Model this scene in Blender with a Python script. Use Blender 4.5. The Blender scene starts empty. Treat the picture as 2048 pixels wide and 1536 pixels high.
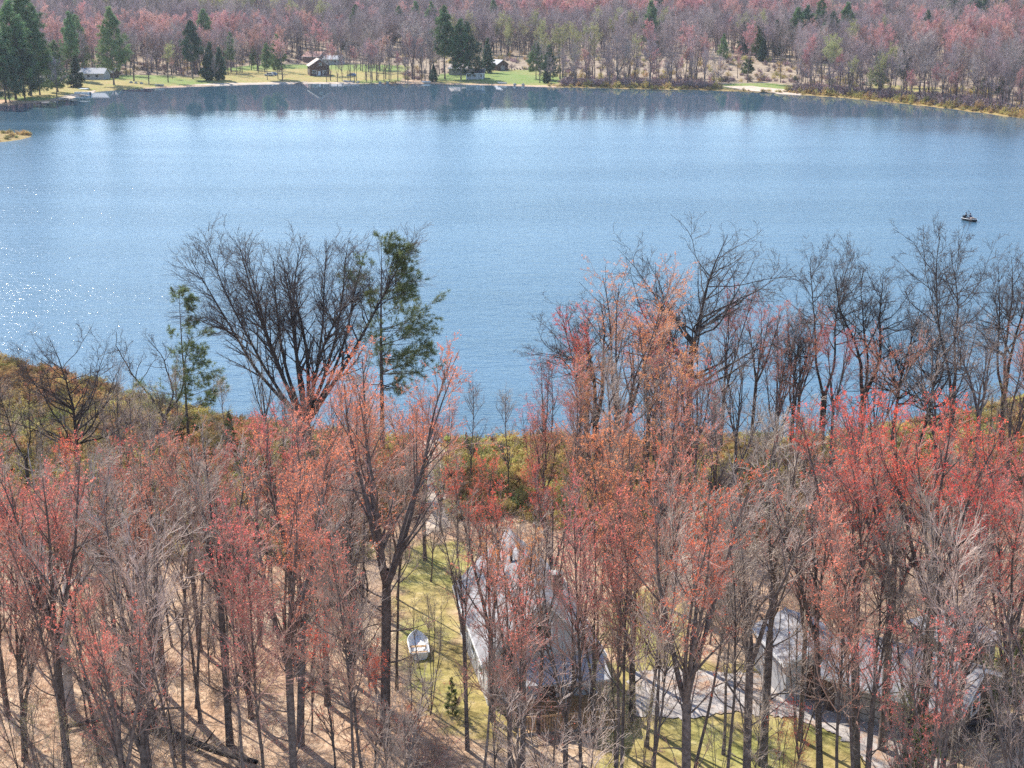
import bpy, math, random
import numpy as np
R = math.radians
sc = bpy.context.scene
col = sc.collection

# ------------------------------------------------------------------ camera, sky, sun
F_PX, CX, CY, CAM_H, PITCH = 2900.0, 1024.0, 768.0, 38.0, R(15.02)
cam_d = bpy.data.cameras.new('camera'); cam = bpy.data.objects.new('camera', cam_d); col.objects.link(cam)
cam.location = (0, 0, CAM_H); cam.rotation_euler = (R(90) - PITCH, 0, 0)
cam_d.sensor_width = 36.0; cam_d.lens = 36.0 * F_PX / 2048.0
cam_d.clip_start = 0.5; cam_d.clip_end = 12000
sc.camera = cam

SUN_EL, SUN_AZ = R(41), R(-36)            # azimuth from +Y, negative = to the left
world = bpy.data.worlds.new('World'); sc.world = world; world.use_nodes = True
wn = world.node_tree; wn.nodes.clear()
sky = wn.nodes.new('ShaderNodeTexSky'); sky.sky_type = 'NISHITA'; sky.sun_disc = False
sky.sun_elevation = SUN_EL; sky.sun_rotation = SUN_AZ
sky.air_density = 1.0; sky.dust_density = 0.35; sky.ozone_density = 2.5; sky.altitude = 400
wbg = wn.nodes.new('ShaderNodeBackground'); wbg.inputs[1].default_value = 0.15
wo = wn.nodes.new('ShaderNodeOutputWorld')
wn.links.new(sky.outputs[0], wbg.inputs[0]); wn.links.new(wbg.outputs[0], wo.inputs[0])

sd = bpy.data.lights.new('sun', 'SUN'); sd.energy = 4.4; sd.angle = R(0.55); sd.color = (1.0, 0.95, 0.87)
sun = bpy.data.objects.new('sun', sd); col.objects.link(sun)
sun.location = (-200, 300, 300)
sun.rotation_euler = (R(90) - SUN_EL, 0, R(180) - SUN_AZ)   # lamp looks along -Z

sc.view_settings.view_transform = 'Standard'; sc.view_settings.look = 'None'
sc.view_settings.exposure = 0.95; sc.view_settings.gamma = 1.0
cy = sc.cycles
cy.max_bounces = 5; cy.diffuse_bounces = 2; cy.glossy_bounces = 3; cy.transmission_bounces = 2
cy.transparent_max_bounces = 6; cy.volume_bounces = 0
cy.caustics_reflective = False; cy.caustics_refractive = False
cy.sample_clamp_indirect = 4.0
cy.use_denoising = False

# ------------------------------------------------------------------ helpers
rng = np.random.default_rng(7)
random.seed(7)

def nrm(a):
    return a / np.maximum(np.linalg.norm(a, axis=-1, keepdims=True), 1e-9)

def mesh(name, V, F, mats=(), smooth=False, mi=None):
    """V (n,3); F list of index arrays, each (m,3) or (m,4)"""
    me = bpy.data.meshes.new(name)
    V = np.asarray(V, dtype=np.float32)
    F = [np.asarray(f, dtype=np.int32) for f in F if len(f)]
    loops = np.concatenate([f.ravel() for f in F]) if F else np.zeros(0, np.int32)
    tot = np.concatenate([np.full(len(f), f.shape[1], np.int32) for f in F]) if F else np.zeros(0, np.int32)
    start = np.concatenate([[0], np.cumsum(tot)[:-1]]).astype(np.int32) if len(tot) else tot
    me.vertices.add(len(V)); me.vertices.foreach_set('co', V.ravel())
    me.loops.add(len(loops)); me.loops.foreach_set('vertex_index', loops)
    me.polygons.add(len(tot)); me.polygons.foreach_set('loop_start', start)
    if mi is not None:
        me.polygons.foreach_set('material_index', np.asarray(mi, dtype=np.int32))
    me.update(calc_edges=True)
    if smooth:
        me.polygons.foreach_set('use_smooth', np.ones(len(tot), dtype=bool))
    for m in mats:
        me.materials.append(m)
    return me

def link(name, data, parent=None, loc=None, rot=None, scale=None):
    o = bpy.data.objects.new(name, data); col.objects.link(o)
    if parent is not None: o.parent = parent
    if loc is not None: o.location = loc
    if rot is not None: o.rotation_euler = rot
    if scale is not None: o.scale = scale
    return o

def tag(o, label=None, cat=None, group=None, kind=None):
    if label: o['label'] = label
    if cat: o['category'] = cat
    if group: o['group'] = group
    if kind: o['kind'] = kind
    return o

class MB:
    """collects simple solids into one mesh"""
    def __init__(s): s.v = []; s.f = []
    def box(s, x0, x1, y0, y1, z0, z1):
        n = len(s.v)
        s.v += [(x0,y0,z0),(x1,y0,z0),(x1,y1,z0),(x0,y1,z0),(x0,y0,z1),(x1,y0,z1),(x1,y1,z1),(x0,y1,z1)]
        s.f += [(n,n+3,n+2,n+1),(n+4,n+5,n+6,n+7),(n,n+1,n+5,n+4),(n+1,n+2,n+6,n+5),(n+2,n+3,n+7,n+6),(n+3,n,n+4,n+7)]
        return s
    def prism(s, poly, axis, a, b):
        """extrude a 2D polygon along axis 'x' or 'y' from a to b; poly in the other two coords"""
        n = len(s.v); k = len(poly)
        for t in (a, b):
            for (p, q) in poly:
                s.v.append((t, p, q) if axis == 'x' else ((p, t, q) if axis == 'y' else (p, q, t)))
        s.f.append(tuple(range(n, n+k))); s.f.append(tuple(range(n+2*k-1, n+k-1, -1)))
        for i in range(k):
            j = (i+1) % k
            s.f.append((n+i, n+k+i, n+k+j, n+j))
        return s
    def bar(s, a, b, r, sides=6, r2=None):
        a = np.array(a, float); b = np.array(b, float); d = nrm(b-a); r2 = r if r2 is None else r2
        u = nrm(np.cross(d, (0,0,1) if abs(d[2]) < .9 else (1,0,0))); w = np.cross(d, u)
        n = len(s.v)
        for c, rr in ((a, r), (b, r2)):
            for i in range(sides):
                t = 2*math.pi*i/sides
                s.v.append(tuple(c + rr*(math.cos(t)*u + math.sin(t)*w)))
        for i in range(sides):
            j = (i+1) % sides
            s.f.append((n+i, n+j, n+sides+j, n+sides+i))
        s.f.append(tuple(range(n+sides-1, n-1, -1))); s.f.append(tuple(range(n+sides, n+2*sides)))
        return s
    def data(s, name, mat, smooth=False):
        me = bpy.data.meshes.new(name); me.from_pydata([tuple(map(float, v)) for v in s.v], [], s.f)
        me.materials.append(mat)
        if smooth: me.polygons.foreach_set('use_smooth', np.ones(len(me.polygons), dtype=bool))
        me.update(); return me
    def build(s, name, mat, parent=None, smooth=False):
        return link(name, s.data(name, mat, smooth), parent)

# ------------------------------------------------------------------ materials
MATS = {}
def principled(name, color, rough=0.85, spec=0.2, var=0.0, nscale=3.0, bump=0.0, bscale=20.0, trans=0.0, objrand=0.0, metallic=0.0, hue=0.0):
    m = bpy.data.materials.new(name); m.use_nodes = True; nt = m.node_tree; nt.nodes.clear()
    N, L = nt.nodes.new, nt.links.new
    out = N('ShaderNodeOutputMaterial'); b = N('ShaderNodeBsdfPrincipled')
    b.inputs['Roughness'].default_value = rough; b.inputs['Specular IOR Level'].default_value = spec
    b.inputs['Metallic'].default_value = metallic
    src = None
    rgb = N('ShaderNodeRGB'); rgb.outputs[0].default_value = (*color, 1); src = rgb.outputs[0]
    geo = N('ShaderNodeNewGeometry')
    if var:
        nz = N('ShaderNodeTexNoise'); nz.inputs['Scale'].default_value = nscale; nz.inputs['Detail'].default_value = 4
        L(geo.outputs['Position'], nz.inputs['Vector'])
        mr = N('ShaderNodeMapRange'); mr.inputs[1].default_value = .3; mr.inputs[2].default_value = .7
        mr.inputs[3].default_value = 1-var; mr.inputs[4].default_value = 1+var
        L(nz.outputs['Fac'], mr.inputs[0])
        mx = N('ShaderNodeVectorMath'); mx.operation = 'SCALE'; L(src, mx.inputs[0]); L(mr.outputs[0], mx.inputs['Scale']); src = mx.outputs[0]
    if objrand or hue:
        oi = N('ShaderNodeObjectInfo')
        hs = N('ShaderNodeHueSaturation')
        mv = N('ShaderNodeMapRange'); mv.inputs[3].default_value = 1-objrand; mv.inputs[4].default_value = 1+objrand
        L(oi.outputs['Random'], mv.inputs[0]); L(mv.outputs[0], hs.inputs['Value'])
        wnz = N('ShaderNodeTexWhiteNoise'); wnz.noise_dimensions = '1D'; L(oi.outputs['Random'], wnz.inputs['W'])
        mh = N('ShaderNodeMapRange'); mh.inputs[3].default_value = .5-hue; mh.inputs[4].default_value = .5+hue
        L(wnz.outputs['Value'], mh.inputs[0]); L(mh.outputs[0], hs.inputs['Hue'])
        L(src, hs.inputs['Color']); src = hs.outputs[0]
    L(src, b.inputs['Base Color'])
    if bump:
        nb = N('ShaderNodeTexNoise'); nb.inputs['Scale'].default_value = bscale; nb.inputs['Detail'].default_value = 5
        L(geo.outputs['Position'], nb.inputs['Vector'])
        bp = N('ShaderNodeBump'); bp.inputs['Strength'].default_value = bump; bp.inputs['Distance'].default_value = .05
        L(nb.outputs['Fac'], bp.inputs['Height']); L(bp.outputs[0], b.inputs['Normal'])
    if trans:
        t = N('ShaderNodeBsdfTranslucent'); L(src, t.inputs['Color'])
        ms = N('ShaderNodeMixShader'); ms.inputs[0].default_value = trans
        L(b.outputs[0], ms.inputs[1]); L(t.outputs[0], ms.inputs[2]); L(ms.outputs[0], out.inputs[0])
    else:
        L(b.outputs[0], out.inputs[0])
    MATS[name] = m
    return m

M = dict(
    bark   = principled('bark_grey_brown', (.15,.122,.11), .95, .1, .45, 5, .8, 25, objrand=.2),
    oakbark= principled('bark_dark', (.085,.07,.062), .95, .1, .4, 5, .8, 25, objrand=.2),
    pale   = principled('bark_pale', (.42,.37,.33), .9, .1, .5, 2.5, .5, 25),
    twig   = principled('twig_grey', (.50,.39,.315), .8, .25, .3, 1.2, objrand=.2, hue=.012),
    twigo  = principled('twig_dark', (.115,.09,.08), .8, .25, .3, 1.2, objrand=.2),
    twigp  = principled('twig_pink', (.44,.27,.21), .8, .25, .3, 1.2, objrand=.18, hue=.012),
    bud_r  = principled('bud_red', (.96,.17,.10), .8, .15, .3, 1.5, trans=.45, objrand=.15, hue=.012),
    bud_o  = principled('bud_orange', (.96,.36,.14), .8, .15, .3, 1.5, trans=.45, objrand=.15, hue=.015),
    bud_p  = principled('bud_rose', (.88,.25,.17), .8, .15, .3, 1.5, trans=.45, objrand=.15, hue=.015),
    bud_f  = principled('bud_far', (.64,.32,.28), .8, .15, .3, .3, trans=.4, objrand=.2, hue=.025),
    bud_g  = principled('bud_green', (.42,.4,.16), .8, .15, .3, 1.5, trans=.45, objrand=.15, hue=.015),
    needle = principled('needle_pine', (.16,.20,.07), .6, .35, .45, 1.2, trans=.4, objrand=.15, hue=.015),
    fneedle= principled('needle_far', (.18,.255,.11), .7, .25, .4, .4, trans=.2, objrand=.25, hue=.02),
    fdark  = principled('needle_dark', (.10,.15,.085), .7, .25, .4, .4, trans=.15, objrand=.25, hue=.02),
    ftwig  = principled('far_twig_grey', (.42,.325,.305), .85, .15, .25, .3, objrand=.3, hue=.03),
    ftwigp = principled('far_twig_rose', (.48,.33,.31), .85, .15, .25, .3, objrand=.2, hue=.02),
    ftwigg = principled('far_twig_green', (.40,.37,.24), .85, .15, .25, .3, objrand=.2, hue=.02),
    fbark  = principled('far_bark', (.16,.13,.12), .95, .1, .3, .8, objrand=.3),
    shingle= principled('shingle_grey', (.31,.30,.305), .9, .2, .26, 1.6, .4, 40),
    siding = principled('siding_white', (.56,.55,.54), .7, .3, .06, 3),
    sidingg= principled('siding_grey', (.42,.41,.41), .8, .2, .1, 3),
    brown  = principled('siding_brown', (.13,.085,.065), .85, .2, .2, 3),
    brick  = principled('brick_red', (.26,.17,.13), .9, .15, .25, 8),
    woodn  = principled('wood_honey', (.52,.33,.17), .8, .2, .2, 6),
    woodg  = principled('wood_weathered', (.33,.30,.27), .9, .1, .25, 5),
    glass  = principled('window_glass', (.03,.04,.05), .08, .6),
    white  = principled('paint_white', (.82,.82,.81), .5, .4, .04, 4),
    blue   = principled('paint_blue', (.10,.22,.42), .35, .5),
    black  = principled('plastic_black', (.02,.02,.022), .5, .4),
    roofr  = principled('roof_rust', (.50,.28,.21), .9, .15, .15, 1),
    rooft  = principled('roof_tan', (.58,.47,.39), .9, .15, .12, 1),
    stone  = principled('stone_grey', (.34,.33,.31), .95, .1, .3, 2, .8, 6),
    gravel = principled('gravel_pale', (.42,.375,.335), .95, .1, .22, 1.2, .6, 14),
    sand   = principled('sand_pale', (.54,.43,.33), .95, .1, .15, .6, .4, 6),
    marsh  = principled('marsh_leaf', (.50,.38,.14), .8, .15, .4, .35, trans=.3, objrand=.3, hue=.035),
    brush  = principled('brush_twig', (.27,.20,.19), .9, .1, .3, .4, objrand=.25, hue=.02),
    skin   = principled('skin', (.55,.36,.27), .6, .3),
    navy   = principled('cloth_navy', (.03,.04,.09), .9, .1),
    coat   = principled('cloth_black', (.02,.02,.025), .9, .1),
    tan    = principled('tan_box', (.55,.40,.30), .8, .2),
)

def strew(m, color, scale, lo, hi):
    """fallen leaves scattered over a surface colour"""
    nt = m.node_tree; b = next(n for n in nt.nodes if n.type == 'BSDF_PRINCIPLED'); src = b.inputs['Base Color'].links[0].from_socket
    geo = nt.nodes.new('ShaderNodeNewGeometry'); nz = nt.nodes.new('ShaderNodeTexNoise'); nz.inputs['Scale'].default_value = scale; nz.inputs['Detail'].default_value = 8; nz.inputs['Roughness'].default_value = .75
    nt.links.new(geo.outputs['Position'], nz.inputs['Vector']); mr = nt.nodes.new('ShaderNodeMapRange'); mr.inputs[1].default_value = lo; mr.inputs[2].default_value = hi; nt.links.new(nz.outputs['Fac'], mr.inputs[0])
    mx = nt.nodes.new('ShaderNodeMix'); mx.data_type = 'RGBA'; nt.links.new(mr.outputs[0], mx.inputs[0]); nt.links.new(src, mx.inputs[6]); mx.inputs[7].default_value = (*color, 1); nt.links.new(mx.outputs[2], b.inputs['Base Color'])
strew(M['gravel'], (.40,.26,.17), .9, .50, .62); strew(M['shingle'], (.30,.21,.15), 2.5, .58, .70)

# ------------------------------------------------------------------ pixel -> place
def ray(px, py):
    """direction in world of a photo pixel (2048 x 1536)"""
    x = (px-CX)/F_PX; y = -(py-CY)/F_PX
    return np.array([x, math.cos(PITCH) + y*math.sin(PITCH), -math.sin(PITCH) + y*math.cos(PITCH)])
def on_z(px, py, z=0.0):
    d = ray(px, py); t = (z-CAM_H)/d[2]
    return np.array([0, 0, CAM_H]) + t*d
def to_px(p):
    c, s = math.cos(PITCH), math.sin(PITCH)
    x, y, z = p[0], p[1], p[2]-CAM_H
    dep = y*c - z*s; up = y*s + z*c
    return CX + F_PX*x/dep, CY - F_PX*up/dep

# lake outline: photo pixels of the waterline, then closed outside the frame
near_px = [(-900,470),(-420,560),(-150,660),(0,722),(130,752),(260,790),(380,822),(480,846),(700,866),(880,884),(930,886),(1060,880),
           (1200,882),(1400,880),(1560,876),(1700,868),(1850,850),(2000,815),(2200,750),(2500,650),(2900,520)]
far_px = [(3000,420),(2700,330),(2400,280),(2200,255),(2048,238),(2000,231),(1900,218),(1800,207),(1700,197),(1620,191),(1560,187),(1500,184),(1400,180),
          (1250,177.5),(1100,174),(1000,170.5),(850,167),(700,167.5),(620,166.5),(500,168.5),(440,171),(310,176),(250,178.5),
          (190,184),(170,190),(125,200),(60,206),(0,212),(-120,226),(-300,240),(-330,250),(-200,258),(20,263),(58,267),(66,271),(52,277),(0,285),(-160,300),(-500,330)]
LAKE = np.array([on_z(*p)[:2] for p in near_px + far_px])

def seg_dist(P):
    """signed distance to the lake outline: negative inside the water"""
    P = np.asarray(P, float); out = np.full(len(P), 1e9); inside = np.zeros(len(P), bool)
    n = len(LAKE)
    for i in range(n):
        a, b = LAKE[i], LAKE[(i+1) % n]; ab = b-a
        t = np.clip(((P-a)@ab)/(ab@ab), 0, 1)
        d = np.linalg.norm(P-(a+t[:,None]*ab), axis=1); out = np.minimum(out, d)
        c = (a[1] > P[:,1]) != (b[1] > P[:,1])
        with np.errstate(divide='ignore', invalid='ignore'):
            xi = (b[0]-a[0])*(P[:,1]-a[1])/(b[1]-a[1]) + a[0]
        inside ^= c & (P[:,0] < xi)
    return np.where(inside, -out, out)

def wob(x, y, s, ph=0.0):
    return np.sin(x*s+ph)*np.cos(y*s*1.13+ph*2.1) + .5*np.sin(x*s*2.3+1.7+ph)*np.sin(y*s*2.1+.6)

def height(P):
    P = np.asarray(P, float); d = seg_dist(P); x, y = P[:,0], P[:,1]
    far = np.clip((y-250)/120, 0, 1)
    z_near = .12 + np.clip(d, 0, 16)*.03 + np.clip(d-16, 0, 40)*.028 + .12*wob(x, y, .13)*np.clip(d/20, 0, 1)
    up = np.clip(d-90, 0, None)
    z_far = .2 + np.clip(d, 0, 12)*.05 + np.clip(d-12, 0, 90)*.02 + 60*(1-np.exp(-up*.05/60)) \
            + np.clip(up/300, 0, 1)*4*wob(x, y, .009) + .25*wob(x, y, .04)*np.clip(d/30, 0, 1)
    z = z_near*(1-far) + z_far*far
    return np.where(d < 0, np.maximum(-3, d*.15) - .05, z)

def ground_z(x, y): return float(height([(x, y)])[0])
def G(px, py):
    """photo pixel -> the point of the ground it shows"""
    z = 1.0
    for _ in range(12):
        p = on_z(px, py, z); z = .5*z + .5*ground_z(p[0], p[1])
    p = on_z(px, py, z); return np.array([p[0], p[1], ground_z(p[0], p[1])])

# ------------------------------------------------------------------ ground sheet
def axis(parts):
    out = []
    for a, b, s in parts: out += list(np.arange(a, b, s))
    return np.array(out)
gx = axis([(-3000,-900,75),(-900,-320,20),(-320,-60,5),(-60,60,1),(60,320,5),(320,900,20),(900,3001,75)])
gy = axis([(-600,30,30),(30,150,1),(150,430,8),(430,720,2.5),(720,960,6),(960,1500,20),(1500,3301,75)])
X, Y = np.meshgrid(gx, gy); PG = np.stack([X.ravel(), Y.ravel()], 1)
Z = height(PG); VG = np.column_stack([PG, Z])
nx, ny = len(gx), len(gy)
ii = (np.arange(ny-1)[:,None]*nx + np.arange(nx-1)[None]).ravel()
FG = np.stack([ii, ii+1, ii+nx+1, ii+nx], 1)
me = mesh('ground', VG, [FG], smooth=True)

def in_poly(P, poly):
    poly = np.asarray(poly); c = np.zeros(len(P), bool); n = len(poly)
    for i in range(n):
        a, b = poly[i], poly[(i+1) % n]
        k = (a[1] > P[:,1]) != (b[1] > P[:,1])
        with np.errstate(divide='ignore', invalid='ignore'):
            c ^= k & (P[:,0] < (b[0]-a[0])*(P[:,1]-a[1])/(b[1]-a[1]) + a[0])
    return c
def blur_mask(P, polys, w):
    m = np.zeros(len(P))
    for poly in polys:
        for dx, dy in ((0,0),(w,0),(-w,0),(0,w),(0,-w),(.7*w,.7*w),(-.7*w,.7*w),(.7*w,-.7*w),(-.7*w,-.7*w)):
            m += in_poly(P+np.array([dx,dy]), poly)/9.0
    return np.clip(m, 0, 1)
def pxpoly(pts): return [tuple(G(*p)[:2]) for p in pts]

dG = seg_dist(PG)
lawn_near = [pxpoly([(790,1085),(900,1075),(960,1100),(960,1150),(905,1180),(915,1250),(960,1350),(1100,1470),(1000,1500),(860,1450),(800,1330)]),
             pxpoly([(1180,1380),(1290,1330),(1560,1320),(1780,1400),(1900,1500),(1950,1640),(1150,1640),(1200,1480)]),
             pxpoly([(1860,1290),(2048,1270),(2120,1400),(1980,1440),(1900,1430)]),
             pxpoly([(1225,1180),(1330,1170),(1400,1250),(1330,1330),(1235,1330)])]
lawn_far = [pxpoly([(-60,196),(60,203),(130,196),(180,186),(300,174),(430,168),(430,156),(300,150),(200,150),(60,170)]),
            pxpoly([(420,168),(610,164),(700,166),(800,165),(820,132),(700,128),(520,128),(420,140)]),
            pxpoly([(870,166),(1000,168),(1120,172),(1130,150),(1060,140),(1000,138),(880,148)]),
            pxpoly([(1440,180),(1570,184),(1620,176),(1540,166),(1440,168)]),
            pxpoly([(1740,180),(1880,186),(1880,174),(1740,168)])]
nearsel = PG[:,1] < 200
m_lawn = np.where(nearsel, blur_mask(PG, lawn_near, 1.6), blur_mask(PG, lawn_far, 4))
marsh_band = np.clip(1-np.clip((dG-19-4*wob(PG[:,0], PG[:,1], .11))/6, 0, 1), 0, 1)*(PG[:,1] < 260)
spit = ((PG[:,1] > 330) & (PG[:,1] < 450) & (PG[:,0] < -100))*1.0
edge_far = (PG[:,1] >= 260)*np.clip(1-(dG-5)/5, 0, 1)*np.clip((PG[:,0]-15)/10, 0, 1)
m_marsh = np.clip(marsh_band + edge_far + spit, 0, 1)
m_forest = (PG[:,1] > 300)*np.clip((dG-10)/10, 0, 1)
m_green = np.clip(.5+.75*wob(PG[:,0], PG[:,1], .035, 2), 0, 1)*np.where(nearsel, .0, .8)
for nm, arr in (('lawn', m_lawn), ('marsh', m_marsh), ('wood', m_forest), ('green', m_green)):
    at = me.attributes.new(nm, 'FLOAT', 'POINT'); at.data.foreach_set('value', arr.astype(np.float32))

def ground_material():
    m = bpy.data.materials.new('ground_cover'); m.use_nodes = True; nt = m.node_tree; nt.nodes.clear()
    N, L = nt.nodes.new, nt.links.new
    geo = N('ShaderNodeNewGeometry')
    def noise(s, det=5, rough=.6):
        n = N('ShaderNodeTexNoise'); n.inputs['Scale'].default_value = s; n.inputs['Detail'].default_value = det; n.inputs['Roughness'].default_value = rough
        L(geo.outputs['Position'], n.inputs['Vector']); return n.outputs['Fac']
    def ramp(f, stops):
        r = N('ShaderNodeValToRGB'); L(f, r.inputs[0]); e = r.color_ramp.elements
        while len(e) < len(stops): e.new(.5)
        for k, (p, c) in zip(e, stops): k.position = p; k.color = (*c, 1)
        return r.outputs[0]
    def mix(a, b, f, mode='MIX'):
        x = N('ShaderNodeMix'); x.data_type = 'RGBA'; x.blend_type = mode
        if isinstance(f, float): x.inputs[0].default_value = f
        else: L(f, x.inputs[0])
        L(a, x.inputs[6]); L(b, x.inputs[7]); return x.outputs[2]
    def attr(nm, k=2.2):
        a = N('ShaderNodeAttribute'); a.attribute_name = nm
        # break the border up with noise
        ad = N('ShaderNodeMath'); ad.operation = 'MULTIPLY_ADD'; L(noise(.55, 6), ad.inputs[0]); ad.inputs[1].default_value = 1.1; ad.inputs[2].default_value = -.55
        s = N('ShaderNodeMath'); s.operation = 'ADD'; L(a.outputs['Fac'], s.inputs[0]); L(ad.outputs[0], s.inputs[1])
        mr = N('ShaderNodeMapRange'); mr.inputs[1].default_value = .35; mr.inputs[2].default_value = .65; L(s.outputs[0], mr.inputs[0])
        mu = N('ShaderNodeMath'); mu.operation = 'MULTIPLY'; L(mr.outputs[0], mu.inputs[0])
        g = N('ShaderNodeMath'); g.operation = 'GREATER_THAN'; L(a.outputs['Fac'], g.inputs[0]); g.inputs[1].default_value = .02
        L(g.outputs[0], mu.inputs[1]); return mu.outputs[0]
    litter = ramp(noise(2.2, 9, .75), [(.28,(.15,.10,.065)),(.43,(.40,.28,.19)),(.56,(.60,.45,.32)),(.72,(.78,.65,.50))])
    litter = mix(litter, ramp(noise(.12, 3), [(.35,(.92,.74,.62)),(.65,(1.0,1.0,.95))]), .8, 'MULTIPLY')
    grass = ramp(noise(1.1, 7, .7), [(.3,(.14,.10,.04)),(.46,(.31,.24,.09)),(.56,(.42,.32,.13)),(.7,(.54,.42,.24))])
    grass = mix(grass, ramp(noise(1.3, 6, .7), [(.3,(.10,.14,.035)),(.7,(.32,.36,.12))]), attr('green'))
    grass = mix(grass, ramp(noise(.16, 3), [(.35,(.75,1.0,.7)),(.55,(1.0,1.0,1.0))]), .8, 'MULTIPLY')
    marsh = ramp(noise(.5, 6, .7), [(.3,(.14,.085,.04)),(.45,(.30,.20,.085)),(.58,(.36,.27,.10)),(.7,(.33,.28,.11))])
    wood = ramp(noise(.25, 6, .7), [(.3,(.16,.11,.08)),(.5,(.33,.25,.17)),(.7,(.46,.36,.25))])
    c = mix(litter, wood, attr('wood')); c = mix(c, grass, attr('lawn')); c = mix(c, marsh, attr('marsh'))
    b = N('ShaderNodeBsdfPrincipled'); b.inputs['Roughness'].default_value = .95; b.inputs['Specular IOR Level'].default_value = .1
    L(c, b.inputs['Base Color'])
    bp = N('ShaderNodeBump'); bp.inputs['Strength'].default_value = .7; bp.inputs['Distance'].default_value = .12; L(noise(3.5, 6, .7), bp.inputs['Height'])
    L(bp.outputs[0], b.inputs['Normal'])
    o = N('ShaderNodeOutputMaterial'); L(b.outputs[0], o.inputs[0]); return m
me.materials.append(ground_material())
tag(link('ground', me), kind='structure')

# ------------------------------------------------------------------ water
def water_material():
    m = bpy.data.materials.new('lake_water'); m.use_nodes = True; nt = m.node_tree; nt.nodes.clear()
    N, L = nt.nodes.new, nt.links.new
    geo = N('ShaderNodeNewGeometry'); at = N('ShaderNodeAttribute'); at.attribute_name = 'shore'
    def noise(scale, vec=(1,1,1), det=3, rough=.55, off=0):
        mp = N('ShaderNodeMapping'); mp.inputs['Scale'].default_value = vec; mp.inputs['Location'].default_value = (off,off*1.7,0)
        mp.inputs['Rotation'].default_value = (0,0,R(12))
        L(geo.outputs['Position'], mp.inputs['Vector'])
        n = N('ShaderNodeTexNoise'); n.inputs['Scale'].default_value = scale; n.inputs['Detail'].default_value = det; n.inputs['Roughness'].default_value = rough
        L(mp.outputs[0], n.inputs['Vector']); return n.outputs['Fac']
    def math_(op, a, b=None, c=None):
        k = N('ShaderNodeMath'); k.operation = op
        for i, v in enumerate((a, b, c)):
            if v is None: continue
            if isinstance(v, (int, float)): k.inputs[i].default_value = v
            else: L(v, k.inputs[i])
        return k.outputs[0]
    # wind: calm in the lee of the far shore, ripples building up gradually over the open water
    patch = noise(.010, (.8,1.9,1), 5, .62, 31)
    wv = math_('ADD', at.outputs['Fac'], math_('MULTIPLY_ADD', patch, 1.5, -.75))
    def ramp_(v, a, b):
        mr = N('ShaderNodeMapRange'); mr.interpolation_type = 'SMOOTHSTEP'; mr.inputs[1].default_value = a; mr.inputs[2].default_value = b; L(v, mr.inputs[0]); return mr.outputs[0]
    ruff = ramp_(wv, .3, 1.5); wind = ramp_(wv, .3, 3.2)
    lanes = ramp_(noise(.016, (.30,1.9,1), 5, .62, 5), .35, .68)
    amp = math_('ADD', math_('MULTIPLY', wind, math_('MULTIPLY_ADD', lanes, .42, .68)), math_('MULTIPLY_ADD', ruff, .10, .010))
    h = math_('ADD', math_('MULTIPLY', noise(1.7, (.5,1,1), 4, .6), .7), math_('MULTIPLY', noise(.45, (.5,1,1), 2, .5, 11), 1.0))
    h = math_('MULTIPLY', h, amp)
    bp = N('ShaderNodeBump'); bp.inputs['Strength'].default_value = 1.0; bp.inputs['Distance'].default_value = WAVE; L(h, bp.inputs['Height'])
    b = N('ShaderNodeBsdfPrincipled'); b.inputs['Base Color'].default_value = (.058,.122,.175,1)
    b.inputs['IOR'].default_value = 1.333; b.inputs['Specular IOR Level'].default_value = .5
    L(math_('MULTIPLY_ADD', ruff, .16, .012), b.inputs['Roughness'])
    L(bp.outputs[0], b.inputs['Normal'])
    o = N('ShaderNodeOutputMaterial'); L(b.outputs[0], o.inputs[0]); return m
WAVE = .22
wx = axis([(-700,700,6)]); wy = axis([(90,800,5)])
X, Y = np.meshgrid(wx, wy); PW = np.stack([X.ravel(), Y.ravel()], 1)
nx, ny = len(wx), len(wy); ii = (np.arange(ny-1)[:,None]*nx + np.arange(nx-1)[None]).ravel()
dW = seg_dist(PW); FW = np.stack([ii, ii+1, ii+nx+1, ii+nx], 1)
keep = (dW[FW] < 14).any(1)
wm = mesh('lake', np.column_stack([PW, np.zeros(len(PW))]), [FW[keep]], [water_material()])
# distance from the sheltering far shore, 1 = open
sh = np.clip((555-PW[:,1])/95, 0, 5)
a = wm.attributes.new('shore', 'FLOAT', 'POINT'); a.data.foreach_set('value', sh.astype(np.float32))
tag(link('lake_water', wm), kind='structure')

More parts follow.
